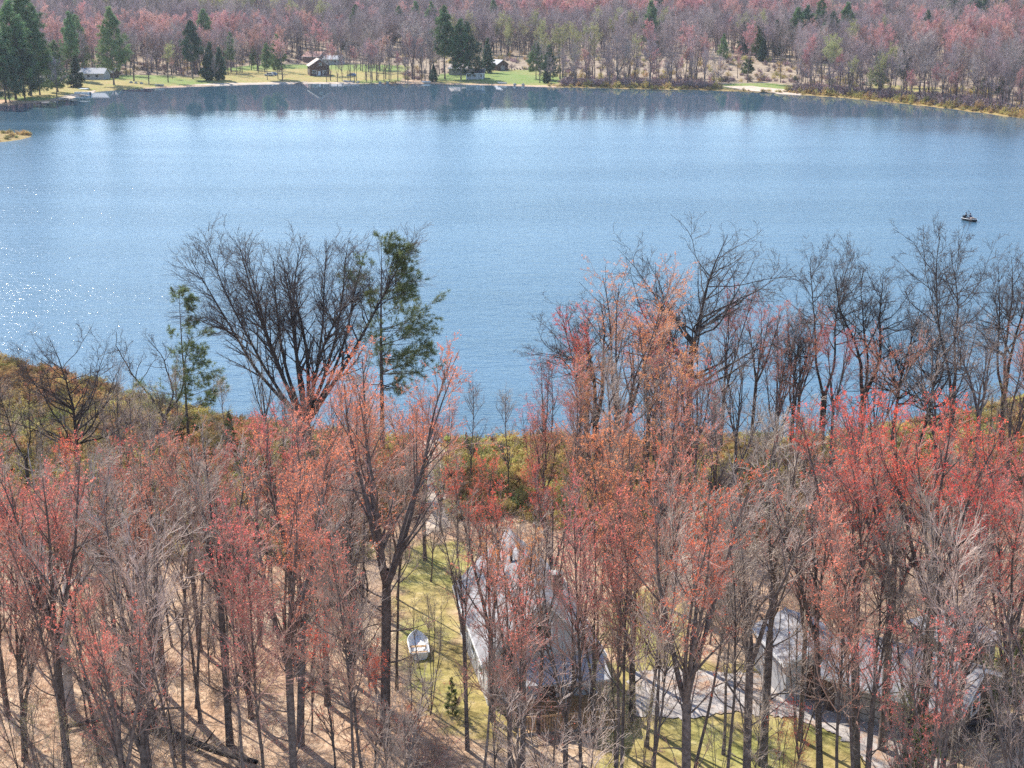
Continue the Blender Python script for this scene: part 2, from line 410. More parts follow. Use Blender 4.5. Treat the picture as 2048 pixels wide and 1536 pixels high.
# ------------------------------------------------------------------ draped patches (drive, path, beach)
from mathutils.geometry import delaunay_2d_cdt
from mathutils import Vector
def drape(name, poly, mat, step, dz, jitter=.5):
    poly = np.asarray(poly); pts = []
    for i in range(len(poly)):
        p, q = poly[i], poly[(i+1) % len(poly)]; n = max(1, int(np.linalg.norm(q-p)/(step*.5)))
        pts += [p+(q-p)*k/n for k in range(n)]
    B = np.array(pts); g = np.random.default_rng(len(B))
    B = B + jitter*np.stack([wob(B[:,0], B[:,1], .37/max(step, .4), 1), wob(B[:,0], B[:,1], .31/max(step, .4), 2)], 1)*.4 + g.normal(0, step*.3, B.shape)
    lo, hi = B.min(0), B.max(0)
    X, Y = np.meshgrid(np.arange(lo[0], hi[0], step), np.arange(lo[1], hi[1], step)); I = np.stack([X.ravel(), Y.ravel()], 1)
    I = I[in_poly(I, B)]; n = len(B)
    r = delaunay_2d_cdt([Vector(p) for p in np.concatenate([B, I])], [(i, (i+1) % n) for i in range(n)], [list(range(n))], 2, 1e-4)
    P = np.array([tuple(v) for v in r[0]]); V = np.column_stack([P, height(P)+dz])
    me_ = bpy.data.meshes.new(name); me_.from_pydata([tuple(map(float, v)) for v in V], [], [tuple(f) for f in r[2]]); me_.materials.append(mat)
    me_.polygons.foreach_set('use_smooth', np.ones(len(me_.polygons), dtype=bool)); me_.update()
    return tag(link(name, me_), kind='structure')

drape('driveway', pxpoly([(1262,1350),(1330,1336),(1480,1345),(1570,1352),(1700,1408),(1800,1452),(1900,1540),(1960,1640),(1830,1640),(1720,1500),(1600,1440),(1480,1425),(1340,1440),(1262,1430)]), M['gravel'], .4, .05)
drape('sand_path', pxpoly([(835,872),(880,870),(888,1000),(900,1060),(850,1070),(855,960)]), M['sand'], .4, .05)
drape('beach', pxpoly([(372,170.5),(440,166.5),(560,164),(690,164.5),(716,166.5),(690,169),(560,170),(440,172.5)]), M['sand'], 1.2, .08, .8)
drape('beach', pxpoly([(1440,173),(1500,172),(1590,181),(1600,190),(1560,188),(1500,182)]), M['sand'], 1.2, .08, .8)
drape('beach', pxpoly([(100,200),(150,187),(190,181),(188,187),(150,197)]), M['sand'], 1.2, .08, .8)


# ------------------------------------------------------------------ tree growing (vectorised)
UP = np.array([0., 0., 1.])
def walk(P0, D0, L, K, wig, up, g, droop=0.0):
    N = len(P0); out = np.empty((N, K, 3)); out[:,0] = P0; d = D0.copy(); step = (L/(K-1))[:,None]
    for k in range(1, K):
        d = nrm(d + g.normal(0, wig, (N,3)) + UP*(up - droop*k/K))
        out[:,k] = out[:,k-1] + d*step
    return out
def taper(r0, K, tip, pw=1.0):
    t = np.linspace(0, 1, K)[None]**pw
    return r0[:,None]*(1-t) + np.minimum(tip, r0)[:,None]*t if np.ndim(tip) else r0[:,None]*(1-t) + np.minimum(tip, r0[:,None])*t
def sample(P, Rd, par, t):
    K = P.shape[1]; f = t*(K-1); i = np.minimum(f.astype(int), K-2); w = (f-i)[:,None]
    a, b = P[par,i], P[par,i+1]
    return a*(1-w)+b*w, nrm(b-a), (Rd[par,i]*(1-w[:,0]) + Rd[par,i+1]*w[:,0])
def spawn(P, Rd, n, t0, t1, ang, asd, lf, K, wig, up, rr, rmax, tip, g, tk=.5, out=0.0, lmin=.25, droop=0., weight=1.0):
    """n children spread over the parents by length; returns polylines and radii"""
    Lp = np.linalg.norm(np.diff(P, axis=1), axis=2).sum(1)
    pr = Lp**weight; pr = pr/pr.sum()
    cnt = np.floor(pr*n + g.random(len(pr))).astype(int)
    par = np.repeat(np.arange(len(P)), cnt)
    if len(par) == 0: par = np.array([0])
    t = t0 + (t1-t0)*g.random(len(par))
    pos, tan, rad = sample(P, Rd, par, t)
    q = g.normal(size=(len(par),3)); q = nrm(q - (q*tan).sum(1)[:,None]*tan)
    if out:   # prefer pointing away from the trunk axis
        o = pos.copy(); o[:,2] = 0; q = nrm(q + out*nrm(o)); q = nrm(q - (q*tan).sum(1)[:,None]*tan)
    a = np.clip(g.normal(ang, asd, len(par)), .1, 1.9)[:,None]
    d = nrm(np.cos(a)*tan + np.sin(a)*q)
    L = np.maximum(Lp[par]*lf*(1-tk*t)*g.uniform(.6, 1.2, len(par)), lmin)
    r0 = np.clip(rad*rr, tip, rmax)
    Q = walk(pos, d, L, K, wig, up, g, droop)
    return Q, taper(r0, K, tip)
def tubes(P, Rd, sides, flare=0.0):
    N, K, _ = P.shape
    T = np.empty_like(P); T[:,1:-1] = P[:,2:]-P[:,:-2]; T[:,0] = P[:,1]-P[:,0]; T[:,-1] = P[:,-1]-P[:,-2]; T = nrm(T)
    ref = np.where(np.abs(T[:,:1,2:3]) < .8, UP, np.array([1.,0.2,0.]))
    u = nrm(np.cross(T, np.broadcast_to(ref, T.shape))); w = np.cross(T, u)
    an = np.arange(sides)*2*math.pi/sides
    V = P[:,:,None,:] + Rd[:,:,None,None]*(np.cos(an)[None,None,:,None]*u[:,:,None] + np.sin(an)[None,None,:,None]*w[:,:,None])
    base = (np.arange(N)[:,None,None]*K + np.arange(K-1)[None,:,None])*sides
    j = np.arange(sides)[None,None]; j2 = (j+1) % sides
    F = np.stack([base+j, base+j2, base+sides+j2, base+sides+j], -1).reshape(-1, 4)
    return V.reshape(-1,3), F
def join(parts):
    V, F, n = [], [], 0
    for v, f in parts:
        V.append(v); F.append(f+n); n += len(v)
    return np.concatenate(V), F
def flakes(pos, size, g, per=1, up=0.0):
    """small leaf-like triangles around points"""
    pos = np.repeat(pos, per, 0); n = len(pos)
    a = nrm(g.normal(size=(n,3)) + UP*up); b = nrm(np.cross(a, g.normal(size=(n,3)))); s = (size*g.uniform(.6, 1.4, n))[:,None]
    c = pos + g.normal(0, 1, (n,3))*s*.6
    V = np.stack([c-a*s*.5-b*s*.33, c-a*s*.5+b*s*.33, c+a*s*.7], 1).reshape(-1,3)
    return V, np.arange(3*n).reshape(n,3)
def tufts(pos, dirs, size, n, width, g, spread=.8):
    """needle bundles: n thin blades from each point"""
    k = len(pos); p = np.repeat(pos, n, 0); d = nrm(np.repeat(dirs, n, 0) + g.normal(0, spread, (k*n,3)))
    s = (size*g.uniform(.7, 1.2, k*n))[:,None]; b = nrm(np.cross(d, g.normal(size=(k*n,3))))*width
    V = np.stack([p-b*.6, p+b*.6, p+d*s+b*.5, p+d*s-b*.5], 1).reshape(-1,3)
    return V, np.arange(4*k*n).reshape(-1,4)

def broadleaf(seed, H=20, stems=1, fork=.0, splay=.1, r0=.24, clear=.35, n1=22, a1=.62, l1=.34, up1=.07, w1=.07,
              n2=170, n3=1300, n4=7000, wig=.10, up=.06, ang=.6, twig=.007, buds=0, bud=.06, lean=0., crook=.035, K0=16, sides=9, tri=3, straighten=.06, l3=.5, l4=.55, fan=None):
    g = np.random.default_rng(seed)
    hf = H*fork
    if stems > 1:
        P0 = np.tile([0., 0., hf], (stems,1)); az = np.arange(stems)*2*math.pi/stems + g.uniform(-.4,.4,stems)
        tilt = splay*g.uniform(.45, 1.25, stems)
        D0 = np.stack([np.sin(tilt)*np.cos(az), np.sin(tilt)*np.sin(az), np.cos(tilt)], 1)
        if fan is not None:
            f = np.array(fan); D0 = nrm(np.column_stack([np.tan(f[:,0]), np.tan(f[:,1]), np.ones(len(f))])); tilt = np.hypot(f[:,0], f[:,1])
        L = (H-hf)*g.uniform(.92, 1.02, stems)/np.cos(tilt*.8)
        rs = r0*g.uniform(.5, .72, stems)*(.62 if fan is not None else 1.)
    else:
        P0 = np.zeros((1,3)); D0 = nrm(np.array([[lean*g.normal(), lean*g.normal(), 1.]])); L = np.array([H*1.0]); rs = np.array([r0])
    S = walk(P0, D0, L, K0, crook, straighten, g)
    top = S[:,-1,2].max(); S[:,:,2] *= H/top
    SR = taper(rs, K0, .02, .85)
    trunk = [tubes(S, SR, sides)]
    if stems == 1:
        SR[:,0] *= 1.35; trunk = [tubes(S, SR, sides)]
    elif hf > .3:
        b = np.stack([np.linspace(0, 1, 6)*0, np.linspace(0, 1, 6)*0, np.linspace(-.2, hf*1.12, 6)], 1)[None]
        br = np.array([[r0*1.35, r0*1.05, r0, r0, r0*.98, r0*.8]]); trunk.append(tubes(b, br, 10))
    A, AR = spawn(S, SR, n1, clear, .97, a1, .16, l1, 10, w1, up1, .62, r0*.55, .012, g, tk=.62, lmin=1.0)
    if stems > 1 and hf > 2 and fan is None:      # a few low side boughs on the bole
        LA, LR = spawn(b, br, 9, .3, .97, 1.0, .2, 3.2/hf, 10, w1+.03, .05, .25, .05, .01, g, tk=.2, lmin=.8)
        A = np.concatenate([A, LA]); AR = np.concatenate([AR, LR])
    trunk.append(tubes(A, AR, 6))
    PA = np.concatenate([A, S[:,6:]], 0)  if A.shape[1] == S[:,6:].shape[1] else A
    RA = np.concatenate([AR, SR[:,6:]], 0) if A.shape[1] == S[:,6:].shape[1] else AR
    B, BR = spawn(PA, RA, n2, .18, .98, ang, .2, .42, 7, wig, up, .6, .05, .008, g, tk=.45, lmin=.5)
    C, CR = spawn(B, BR, n3, .1, 1., ang, .22, l3, 5, wig, up, .62, .022, twig, g, tk=.35, lmin=.3)
    D, DR = spawn(C, CR, n4, .08, 1., ang, .25, l4, 3, wig, up, .7, .011, twig*.6, g, tk=.2, lmin=.3)
    crown = [tubes(B, BR, 4), tubes(C, CR, 3), tubes(D, DR, tri)]
    out = {'trunk': join(trunk), 'crown': join(crown)}
    if buds:
        zz = D[:,0,2]-D[:,:,2].min(); pw_ = zz**1.6; idx = g.choice(len(D), buds, p=pw_/pw_.sum()); tt = g.uniform(.25, 1., buds)
        pos, _, _ = sample(D, DR, idx, tt)
        v, f = flakes(pos, bud, g, 1); out['buds'] = (v, [f])
    return out

def conifer(seed, H=20, r0=.24, clear=.12, nw=26, per=5, blen=.2, shape=1.0, rise=.15, droop=.0, tuft=.22, nt=12, width=.012, dens=7, side=None, gap=.0, fneed=None):
    """whorls of branches on a straight mast, needle tufts on the side shoots"""
    g = np.random.default_rng(seed)
    S = walk(np.zeros((1,3)), np.array([[0.,0.,1.]]), np.array([H]), 18, .012, .05, g); S[:,:,2] *= H/S[0,-1,2]
    SR = taper(np.array([r0]), 18, .012, .9); SR[:,0] *= 1.25
    t = np.sort(np.repeat(np.linspace(clear, .985, nw), per) + g.normal(0, .008, nw*per)); t = np.clip(t, .02, .99)
    if gap: t = t[g.random(len(t)) > gap]
    pos, _, rad = sample(S, SR, np.zeros(len(t), int), t)
    az = g.uniform(0, 2*math.pi, len(t))
    if side is not None: az = np.where(g.random(len(t)) < .78, side + g.normal(0, .75, len(t)), az)
    u = (t-clear)/(1-clear)
    L = H*blen*np.maximum(.08, (1-u)**shape)*g.uniform(.55, 1.15, len(t))*np.minimum(1, .45+u*4)
    el = rise + u*.55 + g.normal(0, .12, len(t))
    d = np.stack([np.cos(az)*np.cos(el), np.sin(az)*np.cos(el), np.sin(el)], 1)
    B = walk(pos, d, L, 6, .07, .05, g, droop); BR = taper(np.clip(rad*.35, .012, .07), 6, .006)
    C, CR = spawn(B, BR, int(len(B)*dens), .3, 1., .75, .25, .4, 4, .1, .04, .5, .02, .006, g, tk=.5, lmin=H*.018)
    trunk = [tubes(S, SR, 9)]; br = [tubes(B, BR, 4), tubes(C, CR, 3)]
    ends = np.concatenate([C[:,-1], C[:,2], B[:,-1]]); dd = np.concatenate([nrm(C[:,-1]-C[:,-2])]*2 + [nrm(B[:,-1]-B[:,-2])])
    v, f = tufts(ends, dd, tuft, nt, width, g, .75)
    return {'trunk': join(trunk), 'branches': join(br), 'needles': (v, [f])}

# ------------------------------------------------------------------ tree kinds
PROTO = {}
def proto(key, parts, smooth=('trunk',)):
    PROTO[key] = {n: mesh(key+'_'+n, v, f, [M['bark']], smooth=(n in smooth)) for n, (v, f) in parts.items()}
    PROTO[key]['H'] = float(max(v[:,2].max() for v, f in parts.values()))
def tree(key, loc, H, rz, mats, name, label, cat='tree', group=None, wide=1.0, lean=(0,0)):
    p = PROTO[key]; s = H/p['H']
    e = bpy.data.objects.new(name, None); col.objects.link(e)
    e.location = (loc[0], loc[1], loc[2]-.08); e.rotation_euler = (lean[0], lean[1], rz); e.scale = (s*wide, s*wide, s)
    e.empty_display_size = .3
    tag(e, label, cat, group)
    for n in ('trunk', 'crown', 'branches', 'buds', 'needles'):
        if n not in p: continue
        if n in ('buds',) and not mats.get('buds'): continue
        o = bpy.data.objects.new({'needles': 'crown', 'crown': 'crown', 'buds': 'blossom'}.get(n, n), p[n]); col.objects.link(o); o.parent = e
        o.material_slots[0].link = 'OBJECT'; o.material_slots[0].material = M[mats[n]]
    return e

for i in range(5):      # slender forest maples, ascending stems, budding towards the tips
    st, fk, sp = ((3,.36,.24),(4,.28,.27),(5,.44,.30),(3,.20,.20),(4,.48,.30))[i]
    proto(f'maple{i}', broadleaf(100+i, 20, stems=st, fork=fk, splay=sp, r0=.23, clear=.06, n1=44, a1=.50, l1=.40, up1=.04, w1=.05, crook=.04, straighten=.03,
          n2=190, n3=600, n4=1750, wig=.12, up=.045, ang=.58, twig=.010, buds=5400, bud=.068))
for i in range(3):      # bare, finer and greyer
    st, fk, sp = ((2,.36,.20),(4,.26,.28),(3,.46,.26))[i]
    proto(f'bare{i}', broadleaf(200+i, 20, stems=st, fork=fk, splay=sp, r0=.22, clear=.06, n1=42, a1=.58, l1=.40, up1=.03, w1=.07, crook=.05, straighten=.03,
          n2=180, n3=560, n4=1600, wig=.13, up=.035, ang=.6, twig=.011))
for i in range(3):      # thin poles of the crowded stand
    proto(f'pole{i}', broadleaf(250+i, 15, stems=1, r0=.11, clear=.45, n1=20, a1=.62, l1=.22, up1=.07, w1=.07, n2=70, n3=260, n4=800, wig=.10, up=.06, ang=.55, twig=.010, buds=1300, bud=.066, sides=6, crook=.03, lean=.05))
for i in range(3):      # oaks with crooked limbs
    proto(f'oak{i}', broadleaf(300+i, 20, stems=(1,2,3)[i], fork=.30, splay=.45, r0=.34, clear=.30, n1=34, a1=1.05, l1=.66, up1=.06, w1=.17,
          n2=220, n3=1200, n4=3900, wig=.2, up=.05, ang=.75, twig=.011, crook=.09))
for i in range(2):      # thin saplings of the understorey
    proto(f'sapling{i}', broadleaf(400+i, 8, stems=(1,4)[i], fork=.03, splay=.22, r0=.06, clear=.2, n1=14, a1=.6, l1=.4,
          n2=60, n3=260, n4=900, wig=.13, up=.08, ang=.65, twig=.005, buds=1100, bud=.06, sides=6))
# special trees of the near shore
FAN = [(-.66,.1),(-.52,-.2),(-.38,.25),(-.24,-.1),(-.10,.2),(.04,-.25),(.14,.1),(.28,.2),(.40,-.2),(.52,.15),(.66,-.05),(.30,-.4),(-.32,-.4)]
proto('vase', broadleaf(11, 21, stems=len(FAN), fork=.15, splay=.5, fan=FAN, r0=.60, clear=.22, n1=150, a1=.55, l1=.30, up1=.015, w1=.07,
      n2=1100, n3=4800, n4=13500, wig=.11, up=.012, ang=.58, twig=.010, crook=.045, straighten=.022, K0=16))
proto('pine_side', conifer(21, 20, .27, .34, 11, 7, .33, .45, -.02, .0, .36, 18, .018, 13, side=-.1, gap=.12))
proto('pine_small', conifer(22, 14, .15, .16, 12, 6, .29, .45, .0, .0, .32, 16, .018, 12, side=-.1, gap=.25))
proto('gnarled', broadleaf(33, 10, stems=3, fork=.22, splay=.8, r0=.2, clear=.3, n1=16, a1=1.0, l1=.5, w1=.24, n2=90, n3=480, n4=1700, wig=.25, up=.04, ang=.8, crook=.2, straighten=.1))
proto('pale_limbs', broadleaf(44, 18, stems=4, fork=.28, splay=.55, r0=.33, clear=.25, n1=26, a1=.9, l1=.5, w1=.2, n2=190, n3=1100, n4=4200, wig=.22, up=.05, ang=.75, crook=.1))

# far trees: coarser twigs of the same growth
for i in range(4):
    proto(f'fbare{i}', broadleaf(500+i, 22, stems=(1,1,2,3)[i], fork=.2, splay=.26, r0=.27, clear=.30, n1=20, a1=.85, l1=.44, up1=.06,
          n2=120, n3=620, n4=2600, wig=.11, up=.08, ang=.6, twig=.016, sides=6, buds=2600, bud=.22))
for i in range(3):
    proto(f'fpine{i}', conifer(600+i, 26, .3, (.2,.35,.1)[i], 20, 5, (.27,.25,.30)[i], .75, .1, 0, .95, 9, .09, 7))
for i in range(2):
    proto(f'fspruce{i}', conifer(620+i, 18, .22, .04, 26, 6, (.24,.28)[i], 1.0, -.1, .1, .7, 9, .09, 6))

# ------------------------------------------------------------------ near trees
KIND = {
 'red':    (('maple0','maple1','maple2','maple3','maple4'), dict(trunk='bark', crown='twigp', buds='bud_r'), 'maple_tree', 'red budding maple'),
 'orange': (('maple0','maple1','maple2','maple3','maple4'), dict(trunk='bark', crown='twigp', buds='bud_o'), 'maple_tree', 'orange flowering maple'),
 'rose':   (('maple0','maple1','maple2','maple3','maple4'), dict(trunk='bark', crown='twigp', buds='bud_p'), 'maple_tree', 'dusky rose budding maple'),
 'bare':   (('bare0','bare1','bare2','maple1'), dict(trunk='bark', crown='twig', buds=None), 'bare_tree', 'bare grey-twigged tree'),
 'oak':    (('oak0','oak1','oak2'), dict(trunk='oakbark', crown='twigo', buds=None), 'oak_tree', 'leafless dark crooked oak'),
 'pole':   (('pole0','pole1','pole2'), dict(trunk='bark', crown='twig', buds=None), 'pole_tree', 'thin pole-like bare tree'),
 'poler':  (('pole0','pole1','pole2'), dict(trunk='bark', crown='twigp', buds='bud_p'), 'pole_tree', 'thin pole-like rosy maple'),
 'sap':    (('sapling0','sapling1'), dict(trunk='bark', crown='twig', buds=None), 'sapling', 'thin bare sapling'),
 'sapr':   (('sapling0','sapling1'), dict(trunk='bark', crown='twigp', buds='bud_r'), 'sapling', 'thin red-budded sapling'),
 'sapg':   (('sapling0','sapling1'), dict(trunk='bark', crown='twig', buds='bud_g'), 'sapling', 'thin sapling with pale green buds'),
}
def top_z(y, py):
    k = (CY-py)/F_PX; c, s = math.cos(PITCH), math.sin(PITCH)
    return CAM_H + y*(k*c-s)/(c+k*s)
SPOTS = []        # (x, y) of the stems already standing
LAND = [((.7,75.1), 8.5, 'beside the grey-roofed house'), ((-5.2,79), 5, 'by the white rowing boat on the lawn'), ((15.6,74), 5, 'behind the small grey-roofed shed'),
        ((20.5,69), 6.5, 'around the grey garage'), ((11,66), 7, 'along the pale gravel drive')]
def where(x, y):
    for (c, r, w) in LAND:
        if (x-c[0])**2+(y-c[1])**2 < r*r: return w
    d = float(seg_dist([(x, y)])[0])
    if d < 14: return 'in the low scrub of the lake shore'
    if d < 26: return 'where the shore scrub meets the leaf litter'
    if y < 62: return 'on the slope facing the house front' if x > -8 else 'high on the leaf-strewn slope'
    return 'in the leaf-strewn thicket beyond the white boat' if x < -6 else 'in the wood behind house and garage'
FORM = {'maple0': 'single-trunked ', 'maple1': 'three-stemmed ', 'maple2': 'straight ', 'maple3': 'high-forked ', 'maple4': 'slim-trunked ', 'bare0': 'single-trunked ', 'bare1': 'twin-trunked ', 'bare2': 'straight ', 'oak0': 'single-trunked ', 'oak1': 'forked ', 'oak2': 'three-stemmed ', 'pole0': '', 'pole1': 'straight ', 'pole2': 'bent ', 'sapling0': 'single-stemmed ', 'sapling1': 'clumped '}
def put(kind, loc, H, rz=None, wide=1., label=None, v=None, group=None):
    keys, mats, name, noun = KIND[kind]
    key = keys[v if v is not None else random.randrange(len(keys))]
    rz = random.uniform(0, 6.28) if rz is None else rz
    size = 'tall ' if H > 19 else ('' if H > 13 or kind.startswith('sap') else 'small ')
    if label is None:
        form = FORM.get(key, ''); crown_ = 'broad ' if wide > 1.07 else 'narrow ' if wide < .93 else ''
        size = 'very tall ' if H > 20.5 else 'tall ' if H > 16.5 else '' if H > 12.5 else 'short ' if H > 9 else 'stunted '
        if kind.startswith('sap'): size = 'waist-high ' if H < 2 else 'low ' if H < 5 else 'lanky ' if H > 7 else ''
        label = f"{size}{crown_}{form}{noun} {where(loc[0], loc[1])}"
        group = label[0:1]+label[1:]
    SPOTS.append((loc[0], loc[1]))
    if kind in ('red','orange','rose','bare'): wide = .25+.72*wide
    return tree(key, loc, H, rz, mats, name, label, 'sapling' if kind.startswith('sap') else 'tree', group, wide, (random.gauss(0,.05 if 'pole' in kind else .03), random.gauss(0,.05 if 'pole' in kind else .03)))
def T(kind, bx, by, ty, wide=1., label=None, v=None, rz=None):
    p = G(bx, by); return put(kind, p, top_z(p[1], ty)-p[2], rz, wide, label, v)

def special(key, bx, by, ty, mats, name, label, rz=0., wide=1., lean=(0,0)):
    p = G(bx, by); SPOTS.append((p[0], p[1]))
    return tree(key, p, top_z(p[1], ty)-p[2], rz, mats, name, label, 'tree', None, wide, lean)
special('vase', 612, 912, 415, dict(trunk='oakbark', crown='twigo'), 'silver_maple', 'huge vase-shaped leafless maple with many stems spreading over the lake', 0., 1.08)
special('pine_side', 765, 915, 455, dict(trunk='bark', branches='bark', needles='needle'), 'pine_tree', 'tall lopsided green pine standing behind the huge vase-shaped maple')
special('pine_small', 378, 885, 566, dict(trunk='bark', branches='bark', needles='needle'), 'pine_tree', 'short green pine with tufted branches in the shore scrub')
special('gnarled', 335, 880, 638, dict(trunk='oakbark', crown='twigo'), 'dead_tree', 'gnarled half-dead tree with twisted bare top beside the short pine', 1.0, 1., (0, -.12))
special('pale_limbs', 140, 1420, 862, dict(trunk='pale', crown='twig'), 'sycamore_tree', 'tree with pale whitish crooked limbs above the rose maples', .5)

for (bx, by, ty, rz, lab) in ((705,1330,1010,2.,'broken half-dead tree beside the large orange maple'),(1455,1190,930,4.,'twisted dead snag in the wood beyond the gravel drive'),(1960,1230,960,.5,'twisted dead snag behind the garage lean-to'),(420,1180,960,3.,'twisted dead snag where the litter meets the marsh')):
    special('gnarled', bx, by, ty, dict(trunk='oakbark', crown='twigo'), 'dead_tree', lab, rz)
for a in [ ('oak',152,1015,640,1.0,'dark oak with a rounded bare crown on the wide side of the marsh',0), ('oak',60,1000,690,.8,None,1), ('bare',245,960,700,.8,None,1),
           ('bare',535,915,640,.8), ('oak',1195,945,560,1.25,'leafless dark oak whose long crooked limbs reach out over the open water',2), ('oak',1375,925,425,1.0,'tallest blackish oak with twisted antler-like top',0),
           ('orange',1240,1030,505,1.2,'broad orange-red maple between the two black oaks',1), ('orange',1290,1010,600,1.1), ('orange',1150,1060,690,1.1), ('rose',1440,905,555,1.), ('rose',1500,905,590,1.), ('bare',1550,915,600,.9),
           ('oak',1640,910,455,.9,None,1), ('oak',1720,905,490,1.,None,2), ('oak',1780,915,560,.8,None,0), ('oak',1890,965,415,.9,None,1), ('oak',2000,915,470,.9,None,2), ('bare',2045,940,500,1.2),
           ('bare',1870,975,600,1.4,'wide bare grey tree forking low behind the brightest red maples',1), ('bare',1950,1000,620,1.3), ('rose',1090,960,700,1.1), ('red',1180,990,600,1.1), ('red',1330,980,590,1.1), ('orange',1385,1000,680,1.), ('bare',1470,960,640,1.), ('rose',1545,960,650,1.), ('rose',1740,970,640,1.), ('rose',2010,980,600,1.1), ('oak',1830,935,590,.9,None,0), ('oak',1580,915,600,.8,None,2), ('oak',1310,935,560,.9,None,1), ('rose',1590,930,600,.9), ('rose',1660,960,640,.9),
           ('orange',770,1485,672,1.15,'large orange flowering maple with a thick dark trunk beside the white boat',2), ('orange',690,1200,760,1.1), ('rose',590,1330,800,1.), ('rose',520,1290,830,1.), ('orange',850,1120,760,1.0), 
           ('bare',1075,1470,930,.6,'slender bare tree in front of the cottage gable',0), ('bare',935,1500,960,.6,None,2), ('bare',1130,1560,1000,.9,None,1), ('bare',1045,1540,1000,.9,None,2), ('rose',1185,1470,960,.9,None,3), ('bare',1730,1620,1000,.9,None,0), ('bare',1800,1600,980,.9,None,1), ('bare',1640,1560,900,.9,None,2), ('rose',1600,1480,950,.8), ('bare',1880,1640,1050,.9,None,0), ('orange',1020,1600,1030,.6,None,4), ('red',985,1440,885,.95,'slim red budding maple standing in front of the house wall',0), ('red',1100,1300,905,.9,None,2),('orange',1170,1180,860,1.), 
           ('orange',1265,1440,800,1.0,None,3), ('orange',1240,1330,850,1.0), ('rose',1330,1300,800,.9), ('bare',1420,1250,770,1.1), ('bare',1525,1530,770,1.1,'dark-trunked bare tree rising beside the gravel drive and the shed',0), ('bare',1600,1200,800,1.2),
           ('red',1712,1560,775,1.0,None,0), ('red',1765,1500,790,1.1,None,2), ('red',1835,1560,770,1.1,None,4), ('red',1905,1540,880,1.1), ('red',1995,1490,890,1.2), ('red',2060,1430,930,1.2), ('orange',1670,1360,830,1.1), ('red',1800,1260,800,1.1), ('red',1950,1300,860,1.1),
           ('rose',140,1570,850,1.0,None,2), ('bare',240,1350,890,1.0), ('bare',330,1390,860,1.), ('bare',460,1490,840,1.), ('rose',600,1490,800,1.,None,0), ('bare',655,1410,800,1.0), ('rose',50,1520,960,1.1), ('red',15,1430,930,1.), ('rose',400,1300,870,1.), ('bare',300,1560,960,1.),
           ('red',290,1180,860,1.), ('orange',440,1120,880,.9), ('bare',560,1110,790,.9), ('red',600,1040,740,.9), ('rose',700,1040,700,.9), ('red',210,1250,930,1.), ('orange',880,1060,860,.8), ('red',960,1180,905,.7)]:
    T(*a)
# nearer trees whose feet are below the picture
for a in [('rose',270,1800,1170,.9), ('bare',800,1940,1310,.9), ('bare',1120,1900,1290,1.), ('rose',1840,1850,1230,.9), ('bare',2020,1800,1150,.9)]:
    T(*a)

BUILT = [((.7,73.5), 6.5), ((15.4,73), 3.6), ((20.6,69), 5.2), ((-5.2,79), 2.2)]
road_px = pxpoly([(1240,1330),(1580,1330),(1720,1390),(1850,1450),(1980,1640),(1820,1660),(1700,1520),(1600,1460),(1240,1460)])
def free(x, y, gap):
    if any((x-a)**2+(y-b)**2 < gap*gap for a, b in SPOTS): return False
    if any((x-c[0])**2+(y-c[1])**2 < r*r for c, r in BUILT): return False
    return not in_poly(np.array([(x, y)]), road_px)[0]
def mixkind(px):
    r = random.random()
    tab = [(.5,'bare'),(.8,'rose'),(.94,'red'),(1,'orange')] if px < 700 else [(.30,'bare'),(.70,'orange'),(.92,'rose'),(1,'red')] if px < 1380 else \
          [(.55,'bare'),(.8,'orange'),(1,'rose')] if px < 1640 else [(.28,'bare'),(.72,'red'),(.9,'rose'),(1,'orange')]
    return next(k for t, k in tab if r < t)
def env(px):
    """photo row above which no ordinary crown reaches"""
    return float(np.interp(px, [0,300,420,640,700,900,960,1060,1120,1200,1400,1450,1650,1720,2048], [880,880,850,800,700,760,900,900,700,560,640,790,800,790,850]))
n = 0
for _ in range(4000):
    if n >= 34: break
    y = random.uniform(52, 118); x = random.uniform(-.42, .42)*y
    if not free(x, y, 2.2): continue
    d = float(seg_dist([(x, y)])[0])
    if d < 12: continue
    px, py = to_px((x, y, 1.5))
    if 780 < px < 1290 and py > 1080: continue          # keep the house in sight
    if 1500 < px < 1960 and 1240 < py: continue          # and the sheds
    if 880 < px < 1060 and py < 1080: continue            # gap down to the water
    t = env(px) + abs(random.gauss(60, 150))
    H = min(top_z(y, t)-1.5, 19)
    if H > 5: put(mixkind(px), (x, y, ground_z(x, y)), H, wide=random.uniform(.85, 1.2)); n += 1
n = 0
for _ in range(6000):
    if n >= 80: break
    y = random.uniform(54, 108); x = random.uniform(-.42, .42)*y
    if not free(x, y, 1.5): continue
    px, py = to_px((x, y, 1.5))
    if 880 < px < 1060 and py < 1080: continue
    if 800 < px < 1260 and 1080 < py < 1600 and random.random() < .8: continue
    H = min(top_z(y, env(px)+abs(random.gauss(90, 170)))-1.5, 17)
    if H > 6: put('poler' if (random.random() < .45 and not 1380 < px < 1640) else 'pole', (x, y, ground_z(x, y)), H); n += 1
n = 0
for _ in range(4000):
    if n >= 165: break
    y = random.uniform(56, 118); x = random.uniform(-.42, .42)*y
    if not free(x, y, 1.3): continue
    px, py = to_px((x, y, 1.5))
    if 800 < px < 1230 and 1150 < py < 1440 and random.random() < .8: continue
    if float(seg_dist([(x, y)])[0]) < 8: continue
    put(random.choice(['sap','sap','sap','sapr','sapg']), (x, y, ground_z(x, y)), random.uniform(3.5, 10)); n += 1

